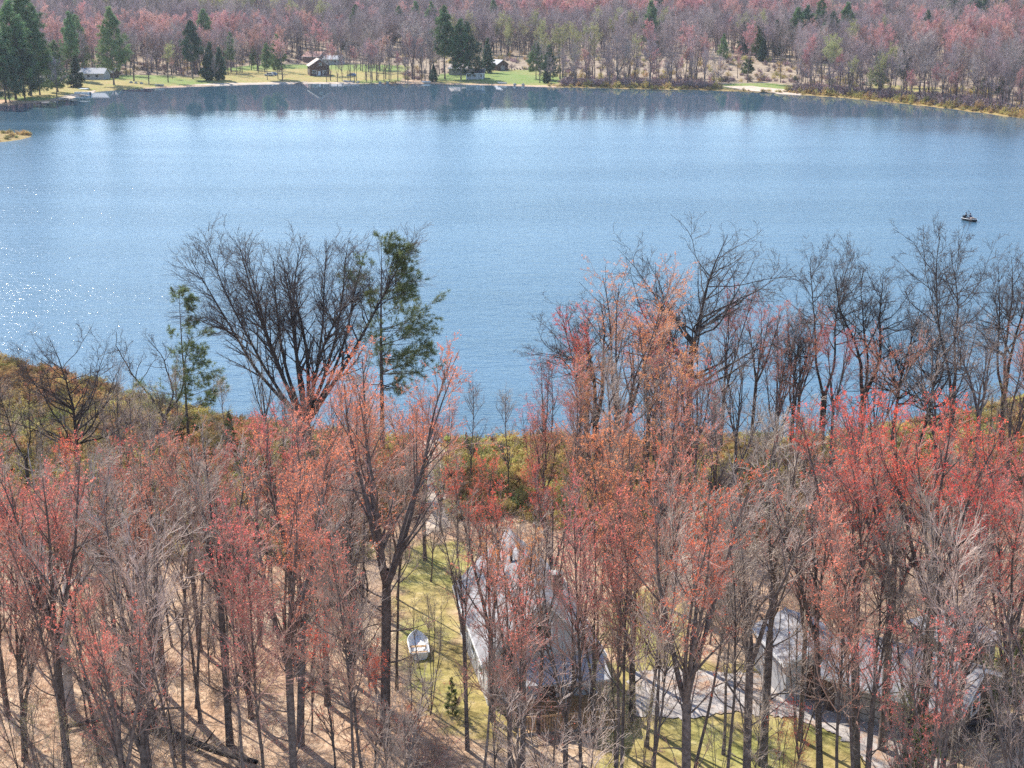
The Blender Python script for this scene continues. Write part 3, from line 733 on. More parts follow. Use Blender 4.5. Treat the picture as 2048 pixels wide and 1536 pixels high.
# the stand goes on to both sides of the picture
n = 0
for _ in range(3000):
    if n >= 44: break
    y = random.uniform(50, 112); x = random.choice((-1, 1))*random.uniform(.42, .75)*y; d = float(seg_dist([(x, y)])[0])
    if d < 10 or not free(x, y, 2.6): continue
    put(random.choice(['bare','rose','red','pole','poler','pole']), (x, y, ground_z(x, y)), random.uniform(9, 16), wide=random.uniform(.85, 1.2)); n += 1

# ------------------------------------------------------------------ scatter of uncountable growth (one object each)
def holder(name, me_):
    return bpy.data.objects.new(name, me_)        # geometry source only, never linked into the scene
def scatter(name, sources, pts, scl, rot, idx, kind_label, category=None):
    me_ = bpy.data.meshes.new(name); me_.vertices.add(len(pts)); me_.vertices.foreach_set('co', np.asarray(pts, np.float32).ravel())
    for nm, arr, ty in (('scl', scl, 'FLOAT'), ('rot', rot, 'FLOAT'), ('idx', idx, 'INT')):
        a = me_.attributes.new(nm, ty, 'POINT'); a.data.foreach_set('value', np.asarray(arr, np.float32 if ty == 'FLOAT' else np.int32))
    o = link(name, me_); tag(o, kind_label, category, kind='stuff')
    nt = bpy.data.node_groups.new(name+'_scatter', 'GeometryNodeTree')
    nt.interface.new_socket('Geometry', in_out='INPUT', socket_type='NodeSocketGeometry'); nt.interface.new_socket('Geometry', in_out='OUTPUT', socket_type='NodeSocketGeometry')
    N, L = nt.nodes.new, nt.links.new
    gi, go, jn = N('NodeGroupInput'), N('NodeGroupOutput'), N('GeometryNodeJoinGeometry')
    def attr(nm, ty):
        a = N('GeometryNodeInputNamedAttribute'); a.data_type = ty; a.inputs[0].default_value = nm; return a.outputs[0]
    cx = N('ShaderNodeCombineXYZ'); L(attr('rot', 'FLOAT'), cx.inputs[2])
    ai, asc = attr('idx', 'INT'), attr('scl', 'FLOAT')
    for k, src in enumerate(sources):
        oi = N('GeometryNodeObjectInfo'); oi.inputs[0].default_value = src; oi.inputs['As Instance'].default_value = True
        cmp_ = N('FunctionNodeCompare'); cmp_.data_type = 'INT'; cmp_.operation = 'EQUAL'; L(ai, cmp_.inputs[2]); cmp_.inputs[3].default_value = k
        ip = N('GeometryNodeInstanceOnPoints'); L(gi.outputs[0], ip.inputs['Points']); L(cmp_.outputs[0], ip.inputs['Selection'])
        L(oi.outputs['Geometry'], ip.inputs['Instance']); L(cx.outputs[0], ip.inputs['Rotation']); L(asc, ip.inputs['Scale']); L(ip.outputs[0], jn.inputs[0])
    L(jn.outputs[0], go.inputs[0])
    md = o.modifiers.new('scatter', 'NODES'); md.node_group = nt
    return o

def bush(seed, n, size, twigs, leaf, squash=.7, stem=.012):
    g = np.random.default_rng(seed)
    D0 = nrm(np.stack([g.normal(0,.7,twigs), g.normal(0,.7,twigs), np.abs(g.normal(.8,.3,twigs))], 1))
    P = walk(np.column_stack([g.normal(0,.1*size,(twigs,2)), np.zeros(twigs)]), D0, g.uniform(.5,1.,twigs)*size, 5, .15, .02, g)
    Rr = taper(np.full(twigs, stem), 5, stem*.3)
    C, CR = spawn(P, Rr, twigs*4, .2, 1., .7, .2, .5, 3, .15, .03, .7, stem, stem*.3, g, lmin=.15*size)
    v1, f1 = tubes(P, Rr, 3); v2, f2 = tubes(C, CR, 3)
    tv, tf = join([(v1, f1), (v2, f2)])
    pos = np.concatenate([C.reshape(-1,3), P[:,2:].reshape(-1,3)]); pos = pos[g.integers(0, len(pos), n)]
    lv, lf = flakes(pos, leaf, g, 1)
    return (tv, tf), (lv, lf)
def bush_mesh(name, b, mt, ml):
    (tv, tf), (lv, lf) = b; nq = sum(len(f) for f in tf)
    V = np.concatenate([tv, lv]); return mesh(name, V, [*tf, lf+len(tv)], [mt, ml], mi=np.concatenate([np.zeros(nq), np.ones(len(lf))]))

M['marsh2'] = principled('marsh_rust', (.46,.27,.12), .8, .15, .4, .35, trans=.3, objrand=.3, hue=.03)
M['marsh3'] = principled('marsh_olive', (.38,.35,.13), .8, .15, .4, .35, trans=.3, objrand=.3, hue=.03)
src = [holder('scrub', bush_mesh(f'scrub{i}', bush(700+i, 680, .95, 24, .105), M['brush'], M[m])) for i, m in enumerate(('marsh','marsh2','marsh3'))]
g = np.random.default_rng(71); P = np.column_stack([g.uniform(-75, 75, 26000), g.uniform(92, 190, 26000)]); d = seg_dist(P)
wide = np.where(P[:,0] < -10, 46, 24) + 4*wob(P[:,0], P[:,1], .11)
k = (d > -.6) & (d < wide) & (np.abs(P[:,0]) < .46*P[:,1]); P, d = P[k], d[k]
path = np.array([G(x, y)[:2] for x, y in ((858,872),(870,960),(876,1060))])
pd = np.min([np.linalg.norm(P-(path[i]+(path[i+1]-path[i])*t), axis=1) for i in range(2) for t in np.linspace(0,1,8)], 0); k = pd > 1.6; P, d = P[k][:5200], d[k][:5200]
S_ = np.column_stack([g.uniform(-165,-120,900), g.uniform(375,425,900)]); S_ = S_[seg_dist(S_) > .2][:150]; P = np.concatenate([P, S_]); d = np.concatenate([d, np.full(len(S_), 8.)])
n1 = wob(P[:,0], P[:,1], .16, 3)+g.normal(0,.5,len(P))
scatter('marsh_scrub', src, np.column_stack([P, height(P)-.05]), g.uniform(.7,1.5,len(P))*np.clip(.75+d*.02,.7,1.15), g.uniform(0,6.28,len(P)), np.where(n1 > .45, 1, np.where(n1 < -.5, 2, 0)),
        'low olive and rust coloured scrub covering the boggy lake margin')

# understorey brush on the wooded slope
src = [holder('thicket', bush_mesh(f'thicket{i}', bush(720+i, 60, 2.5, 22, .05, stem=.011), M[t], M[l])) for i, (t, l) in enumerate((('twig','bud_g'),('twigp','bud_p'),('twig','marsh')))]
P = np.column_stack([g.uniform(-70, 70, 9000), g.uniform(50, 112, 9000)]); d = seg_dist(P)
k = (d > 24) & ~in_poly(P, road_px)
for c, r in BUILT: k &= ((P-np.array(c))**2).sum(1) > r*r
for lp in lawn_near: k &= ~in_poly(P, lp) | (g.random(len(P)) < .12)
P = P[k][:1500]
scatter('undergrowth', src, np.column_stack([P, height(P)-.05]), g.uniform(.5,1.4,len(P)), g.uniform(0,6.28,len(P)), g.integers(0,3,len(P)), 'tangled leafless undergrowth between the trunks on the slope')

# far shore brush
src = [holder('shore_brush', bush_mesh(f'shore_brush{i}', bush(740+i, 240, 2.6, 22, .35, stem=.03), M['brush'], M[l])) for i, l in enumerate(('brush','ftwigp','marsh'))]
P = np.column_stack([g.uniform(-60, 330, 60000), g.uniform(430, 720, 60000)]); d = seg_dist(P)
n1 = wob(P[:,0], P[:,1], .05, 2)
k = (d > .5) & (d < np.where(P[:,0] > 15, 16, 0)+5*n1) & (P[:,1] > 300); k &= ~np.any([in_poly(P, q) for q in lawn_far], 0)
P = P[k][:1700]; d = d[k][:1700]
scatter('shore_brush', src, np.column_stack([P, height(P)-.1]), np.where(d < 4, .45, 1.)*g.uniform(.5,1.25,len(P)), g.uniform(0,6.28,len(P)), np.where(d < 5, 2, g.integers(0,2,len(P))), 'purplish leafless brush along the far waterline')

P = np.column_stack([g.uniform(-330, 360, 40000), g.uniform(470, 860, 40000)]); d = seg_dist(P)
k = (d > 14) & (d < 170) & (g.random(len(P)) < np.where(d < 60, .35, .16)); k &= ~np.any([in_poly(P, q) for q in lawn_far], 0); P = P[k][:2200]
scatter('meadow_brush', src, np.column_stack([P, height(P)-.1]), g.uniform(.4,1.1,len(P)), g.uniform(0,6.28,len(P)), g.integers(0,3,len(P)), 'low tan and purplish brush between the trunks behind the far shore')

# ------------------------------------------------------------------ far shore trees that can be told apart
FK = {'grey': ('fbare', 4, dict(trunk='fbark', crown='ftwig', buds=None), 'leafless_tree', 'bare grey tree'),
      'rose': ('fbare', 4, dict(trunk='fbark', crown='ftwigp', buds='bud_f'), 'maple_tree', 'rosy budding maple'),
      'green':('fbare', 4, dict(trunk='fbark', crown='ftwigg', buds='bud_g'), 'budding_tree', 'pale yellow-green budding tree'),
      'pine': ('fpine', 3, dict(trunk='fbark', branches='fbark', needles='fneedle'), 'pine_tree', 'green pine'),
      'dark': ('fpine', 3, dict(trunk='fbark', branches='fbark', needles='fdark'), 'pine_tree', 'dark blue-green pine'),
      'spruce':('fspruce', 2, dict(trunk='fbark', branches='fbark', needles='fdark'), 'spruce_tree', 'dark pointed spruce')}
FAR_LAND = [(-190, 40, 'by the grey-roofed lakeside house'), (-86, 26, 'near the brown gabled house'), (-24, 26, 'around the pale blue cottage'), (8, 20, 'beside the brown shed'), (112, 24, 'by the sandy landing across the lake')]
def far_where(x, y):
    for c, r, w in FAR_LAND:
        if abs(x-c) < r: return w
    return 'in the wood above the brushy far shore' if x > 0 else 'on the lawns of the far shore'
FSP = []
def far_put(kind, loc, H, wide=1., label=None, lean=(0,0)):
    base, n, mats, name, noun = FK[kind]; FSP.append((loc[0], loc[1]))
    grp = None
    v = random.randrange(n)
    if label is None:
        form = {'fbare': ('single-trunked ','straight ','forked ','three-stemmed '), 'fpine': ('','high-crowned ','full '), 'fspruce': ('slim ','broad ')}[base][v]
        label = f"{'short ' if H < 15 else 'towering ' if H > 24 else ''}{form}{noun} {far_where(loc[0], loc[1])}"; grp = label
    return tree(f'{base}{v}', loc, H, random.uniform(0, 6.28), mats, name, label, 'tree', grp, wide, lean)
def FT(kind, bx, by, ty, wide=1., label=None, lean=(0,0)):
    p = G(bx, by); return far_put(kind, p, top_z(p[1], ty)-p[2], wide, label, lean)
for a in [('pine',32,199,-6,1.1),('dark',12,206,60,1.1),('pine',62,192,-30,1.1),('pine',-30,206,0,1.2),('pine',80,190,40,1.0),('dark',50,200,50,1.),('pine',116,184,78,1.1,'sunlit yellow-green pine above the wooden docks'),('pine',228,170,10,1.05,'tall pine with a long bare trunk at the grey-roofed lakeside house'),
          ('spruce',152,174,108,1.3,'broad dark evergreen beside the white pontoon boat'),('pine',145,160,20,.8),('pine',160,150,30,.8),('dark',386,158,38,1.0),('spruce',418,161,82,1.1),('spruce',440,160,92,1.1),('pine',462,146,62,.8),('pine',556,158,66,.9),('pine',535,160,84,.9),('pine',508,140,90,.8),
          ('pine',890,158,8,.95,'tallest green pine at the tan-roofed building'),('pine',922,159,34,1.0),('dark',938,158,40,1.1),('spruce',975,146,74,.9),('spruce',868,163,128,1.2),('pine',1072,158,80,1.2),('dark',1100,161,88,1.2),('spruce',1092,166,135,1.3),
          ('pine',1495,163,112,1.3,'round bushy pine standing alone by the sandy landing'),('dark',1810,176,84,1.0),('pine',1757,178,100,1.0),('spruce',2003,190,138,1.2),('dark',2040,190,96,1.2),('pine',1968,186,150,1.6),('spruce',1762,184,168,1.4),('pine',1590,166,150,1.5),
          ('grey',825,159,22,1.3,'largest bare tree of the far bank with a broad fan crown'),('green',1120,158,44,1.3),('green',1090,150,60,1.2),('rose',115,150,22,1.1),('rose',185,150,35,1.),('rose',345,158,110,.9),('grey',268,162,50,1.2),('grey',298,168,95,1.2),('grey',1444,178,102,1.1),('rose',1980,190,72,1.2),('rose',1674,178,92,1.1),
          ('grey',1235,172,50,1.5,'wide many-stemmed bare tree rising from the far brush'),('grey',2040,212,98,.9,'bare tree leaning over the far water',(0,-.3))]:
    FT(*a)

def FD(kind, px, D, ty, wide=1.):
    x = (px-CX)/F_PX*(D*math.cos(PITCH)+34*math.sin(PITCH)); z = ground_z(x, D); return far_put(kind, (x, D, z), max(9, top_z(D, ty)-z), wide)
for a in [('dark',1610,760,8,1.1),('pine',1640,790,-6,1.1),('dark',1662,770,20,1.),('pine',1690,800,2,1.1),('dark',1560,780,50,1.),('pine',1300,830,-2,1.),('dark',1850,720,18,.8),('pine',1446,740,66,.9),('dark',150,800,22,1.),('pine',640,860,40,.9),('spruce',690,840,60,1.),('dark',1000,900,20,.9),('pine',1905,760,30,.9),('dark',1735,740,60,.9),('pine',330,830,40,.9),('dark',1190,860,30,1.),('pine',800,880,10,.9)]:
    FD(*a)
FAR_HOUSE = [(-190,655,12),(-86,672,9),(-85,720,8),(-20,668,8),(-29,690,8),(-2,690,7)]
nf = 0; lawn_pred = lambda x, y: any(in_poly(np.array([(x, y)]), q)[0] for q in lawn_far)
for _ in range(30000):
    if nf >= 255: break
    y = random.uniform(455, 780); x = random.uniform(-.40, .40)*y; d = float(seg_dist([(x, y)])[0])
    if d < 2.5 or d > 62: continue
    if any((x-a)**2+(y-b)**2 < 16 for a, b in FSP): continue
    if lawn_pred(x, y) and random.random() < .93: continue
    if any(abs(x*hy/y-hx) < r and y < hy+4 for hx, hy, r in FAR_HOUSE): continue
    px, py = to_px((x, y, 1))
    if (940 < px < 1070 or 1400 < px < 1600) and random.random() < .75: continue
    w = wob(np.array(x), np.array(y), .03, 4)+random.gauss(0,.6)
    kind = 'rose' if w > .7 else 'green' if w < -1.3 else 'grey'
    far_put(kind, (x, y, ground_z(x, y)), random.uniform(14, 27)*(1 if d > 8 else .7), random.uniform(.8, 1.25)); nf += 1

nf = 0
for _ in range(30000):           # the belt right at the water
    if nf >= 85: break
    px = random.choice((random.uniform(650, 870), random.uniform(1060, 1440), random.uniform(1580, 2040))); py = np.interp(px, [650,870,1000,1100,1250,1400,1500,1620,1700,1800,1900,2000,2048], [167.5,167,170.5,174,177.5,180,184,191,197,207,218,231,238])-random.uniform(1.5, 9)
    p = G(px, py); x, y = p[0], p[1]
    if any((x-a)**2+(y-b)**2 < 7 for a, b in FSP) or float(seg_dist([(x, y)])[0]) < 1.5: continue
    far_put('rose' if random.random() < .15 else 'grey', p, random.uniform(12, 22), random.uniform(.7, 1.1)); nf += 1

# the wood behind, which reads as one mass
def merged(name, key, mats):
    p = PROTO[key]; V, Fs, mi, n = [], [], [], 0; ms = []
    for part in ('trunk', 'crown', 'branches', 'buds', 'needles'):
        if part not in p or not mats.get(part): continue
        me_ = p[part]; v = np.empty(len(me_.vertices)*3, np.float32); me_.vertices.foreach_get('co', v)
        lt = np.empty(len(me_.polygons), np.int32); me_.polygons.foreach_get('loop_total', lt); lv = np.empty(len(me_.loops), np.int32); me_.loops.foreach_get('vertex_index', lv)
        k = int(lt[0]); Fs.append(lv.reshape(-1, k)+n); V.append(v.reshape(-1,3)); n += len(me_.vertices); mi += [len(ms)]*len(lt); ms.append(M[mats[part]])
    return holder(name, mesh(name, np.concatenate(V), Fs, ms, mi=mi))
FSRC, FIDX = [], {}
for kind, keys in (('grey',(0,1,2,3)),('rose',(0,2,3)),('green',(1,3)),('pine',(0,1)),('spruce',(0,))):
    FIDX[kind] = []
    for k in keys:
        FIDX[kind].append(len(FSRC)); FSRC.append(merged(f'wood_{kind}{k}', f'{FK[kind][0]}{k}', FK[kind][2]))
g = np.random.default_rng(99)
N0 = 60000; yy = np.sqrt(g.uniform(470**2, 2000**2, N0)); xx = g.uniform(-.44, .44, N0)*yy; P = np.column_stack([xx, yy]); d = seg_dist(P)
k = (d > 150+25*wob(xx, yy, .02, 1)) & (g.random(N0) < np.where(d < 250, .62, np.where(d < 700, .36, .20)))
px = CX + F_PX*xx/(yy*math.cos(PITCH)+36*math.sin(PITCH))
k |= (d > 60) & (d < 150) & (px < 760) & (g.random(N0) < .5) & ~((px > 560) & (px < 720) & (d < 120))
k |= (d > 75) & (d < 150) & (px > 1560) & (g.random(N0) < .25)
P, d = P[k], d[k]
w = wob(P[:,0], P[:,1], .012, 4) + .6*wob(P[:,0], P[:,1], .05, 1) + g.normal(0, .45, len(P)) + .5*np.clip(P[:,0]/300, -.3, 1)
ev = wob(P[:,0], P[:,1], .018, 9) + g.normal(0,.5,len(P))
r = g.random(len(P)); ix = np.empty(len(P), int)
for i in range(len(P)):
    kd = 'pine' if ev[i] > 1.55 else 'rose' if w[i] > .85 else 'green' if w[i] < -1.35 else 'grey'
    if kd == 'pine' and r[i] < .3: kd = 'spruce'
    ix[i] = FIDX[kd][int(r[i]*977) % len(FIDX[kd])]
print('far wood', len(P))
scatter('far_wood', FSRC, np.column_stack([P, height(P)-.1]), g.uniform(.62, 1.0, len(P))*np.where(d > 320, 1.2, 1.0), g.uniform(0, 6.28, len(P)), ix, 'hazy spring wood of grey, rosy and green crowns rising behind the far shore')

# ------------------------------------------------------------------ buildings
def empty(name, loc, rz, label, cat, group=None):
    e = bpy.data.objects.new(name, None); col.objects.link(e); e.location = loc; e.rotation_euler = (0,0,rz); e.empty_display_size = .5
    return tag(e, label, cat, group)
def window(root, face, u, z, w, h, pos, frame='white', panes=2):
    """a framed window on wall face '-y','+y','-x','+x' at offset pos of the wall"""
    def bx(m, u0, u1, z0, z1, a, b):
        lo, hi = min(a,b), max(a,b)
        if face[1] == 'y': m.box(u0, u1, lo, hi, z0, z1)
        else: m.box(lo, hi, u0, u1, z0, z1)
    s = -1 if face[0] == '-' else 1
    m = MB(); t = .09
    for (a, b, c, d) in ((u-w/2, u+w/2, z-t, z), (u-w/2, u+w/2, z+h, z+h+t), (u-w/2-t, u-w/2, z-t, z+h+t), (u+w/2, u+w/2+t, z-t, z+h+t)): bx(m, a, b, c, d, pos+s*.004, pos+s*.07)
    f = m.build('window', M[frame], root)
    step = w/panes
    for i in range(panes):
        m = MB(); bx(m, u-w/2+i*step+.02, u-w/2+(i+1)*step-.02, z+.02, z+h-.02, pos+s*.004, pos+s*.03); m.build('pane', M['glass'], f)
    return f
def door(root, face, u, w, h, pos, mat):
    s = -1 if face[0] == '-' else 1; m = MB(); a, b = pos+s*.004, pos+s*.06; lo, hi = min(a,b), max(a,b)
    m.box(u-w/2, u+w/2, lo, hi, .05, h) if face[1] == 'y' else m.box(lo, hi, u-w/2, u+w/2, .05, h)
    d = m.build('door', M[mat], root); k = MB(); c = pos+s*.09; lo, hi = min(c-.03,c+.03), max(c-.03,c+.03)
    k.box(u+w*.36, u+w*.36+.06, lo, hi, 1.0, 1.1) if face[1] == 'y' else k.box(lo, hi, u+w*.36, u+w*.36+.06, 1.0, 1.1)
    k.build('handle', M['black'], d); return d
def gable(root, w, d, h, rise, wall, roof, over=.4, trim='white', base=-.6):
    """ridge along local y; gables face -y and +y"""
    MB().prism([(-w/2,base),(w/2,base),(w/2,h),(0,h+rise),(-w/2,h)], 'y', -d/2, d/2).build('wall', M[wall], root)
    k = rise/(w/2); e = w/2+over; t = .16; zo = .03
    r = MB(); r.prism([(-e,h-k*over+zo),(0,h+rise+zo),(e,h-k*over+zo),(e,h-k*over+zo+t),(0,h+rise+zo+t*1.2),(-e,h-k*over+zo+t)], 'y', -d/2-over, d/2+over)
    rf = r.build('roof', M[roof], root)
    for y in (-d/2-over-.03, d/2+over+.005):
        f = MB(); f.prism([(-e-.02,h-k*over+zo-.08),(0,h+rise+zo-.06),(e+.02,h-k*over+zo-.08),(e+.02,h-k*over+zo+t-.03),(0,h+rise+zo+t*1.2-.03),(-e-.02,h-k*over+zo+t-.03)], 'y', y, y+.025); f.build('fascia', M[trim], rf)
    for sx in (-1, 1):
        f = MB(); a, b = sorted((sx*(e+.004), sx*(e+.03))); f.box(a, b, -d/2-over, d/2+over, h-k*over+zo-.06, h-k*over+zo+t-.02); f.build('gutter', M[trim], rf)
    return rf
def ridge_cap(rf, d, z, mat):
    MB().bar((0,-d/2-.38,z), (0,d/2+.38,z), .08, 6).build('ridge_cap', M[mat], rf)

# the house in the wood
W, D_, H_, RISE = 6.0, 10.0, 2.9, 3.0
hz_ = ground_z(.7, 75.1)
house = empty('house', (.75, 75.2, hz_), R(10.4), 'grey-roofed white cottage with steep gable among the trees', 'house')
rf = gable(house, W, D_, H_, RISE, 'siding', 'shingle', .35)
ridge_cap(rf, D_, H_+RISE+.2, 'shingle')
ch = MB().box(1.3, 1.85, -1.3, -.75, 4.0, 5.7).build('chimney', M['brick'], rf)
MB().box(1.25, 1.90, -1.35, -.70, 5.7, 5.78).build('chimney_cap', M['stone'], rf)
sk = MB(); k = RISE/(W/2)
sk.prism([(-1.55,H_+RISE-1.55*k+.24),(-.85,H_+RISE-.85*k+.24),(-.85,H_+RISE-.85*k+.32),(-1.55,H_+RISE-1.55*k+.32)], 'y', -.2, .75); sk.build('skylight', M['glass'], rf)
MB().bar((-.55,1.4,5.2), (-.55,1.4,6.35), .08, 8).build('vent_pipe', M['black'], rf)
window(house, '-y', 0, 3.8, .8, .8, -D_/2); window(house, '-y', -1.7, 1.0, 1.0, 1.2, -D_/2); window(house, '-y', 1.9, 1.0, 1.0, 1.2, -D_/2)
door(house, '-y', .2, .95, 2.1, -D_/2, 'brown')
for y in (-3.2, -.4, 2.6): window(house, '-x', y, 1.0, 1.1, 1.2, -W/2)
for y in (-2.6, 2.2): window(house, '+x', y, 1.0, 1.1, 1.2, W/2)
window(house, '+y', 0, 1.0, 1.4, 1.3, D_/2)
# porch roof and deck on the front
pr = MB(); pr.prism([(-D_/2-.38,2.72),(-D_/2-2.5,2.25),(-D_/2-2.5,2.36),(-D_/2-.38,2.84)], 'x', -1.6, 3.1); pr.build('porch_roof', M['sidingg'], house)
for x in (-1.45, .7, 2.95): MB().box(x-.07, x+.07, -D_/2-2.4, -D_/2-2.26, -.4, 2.24).build('porch_post', M['woodg'], house)
for i in range(16):
    y = -D_/2-.1-.22*i; MB().box(-1.9, 3.5, y-.2, y, .30+.002*(i % 2), .34+.002*(i % 2)).build('deck_board', M['woodn'], house)
MB().box(-1.85, 3.45, -D_/2-3.6, -D_/2-.12, -.5, .295).build('deck_base', M['woodg'], house)
rail = MB().box(-1.9, 3.5, -D_/2-3.66, -D_/2-3.58, 1.18, 1.25).build('railing', M['woodn'], house)
bl = MB()
for i in range(38): bl.box(-1.85+.143*i, -1.80+.143*i, -D_/2-3.64, -D_/2-3.60, .35, 1.18)
b_ = bl.build('balusters', M['woodn'], rail); b_['kind'] = 'stuff'
for x in (-1.88, .0, 1.7, 3.48): MB().box(x-.06, x+.06, -D_/2-3.70, -D_/2-3.56, -.4, 1.32).build('rail_post', M['woodn'], rail)

p = on_z(1604, 1292, 3.6)
shed = empty('shed', (p[0], p[1], ground_z(p[0], p[1])), R(12), 'small shed with pale grey roof behind the driveway', 'shed')
rf = gable(shed, 3.6, 4.4, 2.3, .75, 'sidingg', 'shingle', .25); ridge_cap(rf, 4.4, 3.2, 'shingle')
door(shed, '-y', 0, 1.2, 2.0, -2.2, 'brown'); window(shed, '-x', .4, 1.0, .8, .8, -1.8)
p = on_z(1820, 1352, 3.6)
gar = empty('garage', (p[0], p[1], ground_z(p[0], p[1])), R(52), 'long grey-roofed garage set at an angle to the driveway', 'garage')
rf = gable(gar, 5.2, 7.0, 2.1, 1.25, 'brown', 'shingle', .4); ridge_cap(rf, 7.0, 3.58, 'shingle')
for y in (-1.6, 1.6):
    g_ = MB().box(-2.66, -2.604, y-1.3, y+1.3, .05, 1.75).build('garage_door', M['woodg'], gar)
    for z in (.45, .9, 1.35): MB().box(-2.675, -2.662, y-1.27, y+1.27, z, z+.03).build('panel_joint', M['black'], g_)
window(gar, '-y', 0, 1.0, .9, .8, -3.5)
p = on_z(1905, 1292, 3.0)
lt = empty('lean_to', (p[0], p[1], ground_z(p[0], p[1])), R(20), 'low lean-to with flat grey roof behind the garage', 'shed')
MB().prism([(-1.6,2.2),(1.6,2.6),(1.6,2.72),(-1.6,2.32)], 'y', -2.2, 2.2).build('roof', M['shingle'], lt)
MB().prism([(-1.35,-.4),(1.35,-.4),(1.35,2.56),(-1.35,2.21)], 'y', -1.9, 1.9).build('wall', M['woodg'], lt)
door(lt, '-y', 0, 1.0, 1.9, -1.9, 'brown')

# far shore houses
def place(px, py): return G(px, py)
def fhouse(name, label, px, py, w, d, h, rise, rz, wall, roof, trim='white', wins=()):
    p = place(px, py); e = empty(name, tuple(p), R(rz), label, 'shed' if 'shed' in name else 'house')
    rf = gable(e, w, d, h, rise, wall, roof, .5, trim, base=-1.5)
    for (face, u, z, ww, hh) in wins: window(e, face, u, z, ww, hh, {'-y': -d/2, '+y': d/2, '-x': -w/2, '+x': w/2}[face])
    return e, rf
e, rf = fhouse('lake_house', 'brown two-storey gabled house on the bright lawn across the lake', 637, 150, 9.0, 11, 4.6, 2.9, 14, 'brown', 'rooft', 'white',
    [('-y',-2.6,1.0,1.8,1.4),('-y',2.4,1.0,1.8,1.4),('-y',.4,4.6,1.2,1.2),('-x',-2,1.2,1.2,1.2),('-x',2,1.2,1.2,1.2)])
door(e, '-y', -.2, 1.1, 2.1, -5.5, 'white'); MB().box(-3.5, 3.5, -8.0, -5.52, -1.2, -.05).build('deck', M['woodg'], e)
for x in (-1.6, 1.2): MB().box(x-.08, x+.08, -7.9, -7.7, -.05, 2.4).build('deck_post', M['white'], e)
fhouse('lake_house', 'rust-roofed red house standing behind the brown gabled house', 631, 124, 8, 10, 3.0, 2.3, 62, 'brick', 'roofr', 'white', [('-y',-2,1.0,1.2,1.2),('-y',2,1.0,1.2,1.2)])
e, rf = fhouse('cottage', 'pale blue lakeside cottage under the big pines', 951, 157, 10, 8, 2.6, 1.7, 88, 'sidingg', 'black', 'white', [('-x',-3,.9,1.3,1.2),('-x',0,.9,1.3,1.2),('-x',3,.9,1.3,1.2)])
MB().box(-7.4, -5.03, -3.8, 3.8, -1.2, -.08).build('porch', M['woodg'], e)
for y in (-3.6, -1.2, 1.2, 3.6): MB().box(-7.3, -7.12, y-.08, y+.08, -.08, 2.3).build('porch_post', M['white'], e)
fhouse('cottage', 'tan-roofed building half hidden by the tallest pine', 921, 149, 7, 9, 3.0, 1.9, 70, 'woodg', 'rooft', 'white', [('-x',-2,1,1.2,1.2),('-x',2,1,1.2,1.2)])
e, rf = fhouse('shed', 'dark brown shed with grey gable roof at the lawn edge', 997, 140, 6, 8.5, 3.0, 1.9, 30, 'brown', 'sidingg', 'woodg')
door(e, '-y', 0, 2.2, 2.3, -4.25, 'woodg')
e, rf = fhouse('lake_house', 'long white-roofed house among evergreens above the pontoon boat', 184, 158, 8, 14, 2.7, 2.0, 84, 'sidingg', 'sidingg', 'white', [('-x',-4,.9,1.4,1.2),('-x',0,.9,1.4,1.2),('-x',4,.9,1.4,1.2)])
MB().box(-.4, .4, 2.6, 3.4, 3.8, 5.6).build('chimney', M['brick'], rf)
fhouse('lake_house', 'tan-roofed wing house next to the long white-roofed house', 214, 155, 6, 9, 2.6, 1.6, 80, 'brown', 'rooft', 'white', [('-x',-2,.9,1.2,1.1),('-x',2,.9,1.2,1.1)])
fhouse('cabin', 'small dark cabin behind the sunlit pine by the docks', 98, 172, 6, 7, 2.4, 1.6, 75, 'brown', 'woodg', 'woodg', [('-x',-1.5,.9,1.1,1.0),('-x',1.5,.9,1.1,1.0)])
fhouse('lake_house', 'low grey house deep in the wood past the brown gabled house', 668, 128, 7, 9, 2.6, 1.6, 75, 'sidingg', 'sidingg', 'white', [('-x',-2,.9,1.2,1.1),('-x',2,.9,1.2,1.1)])

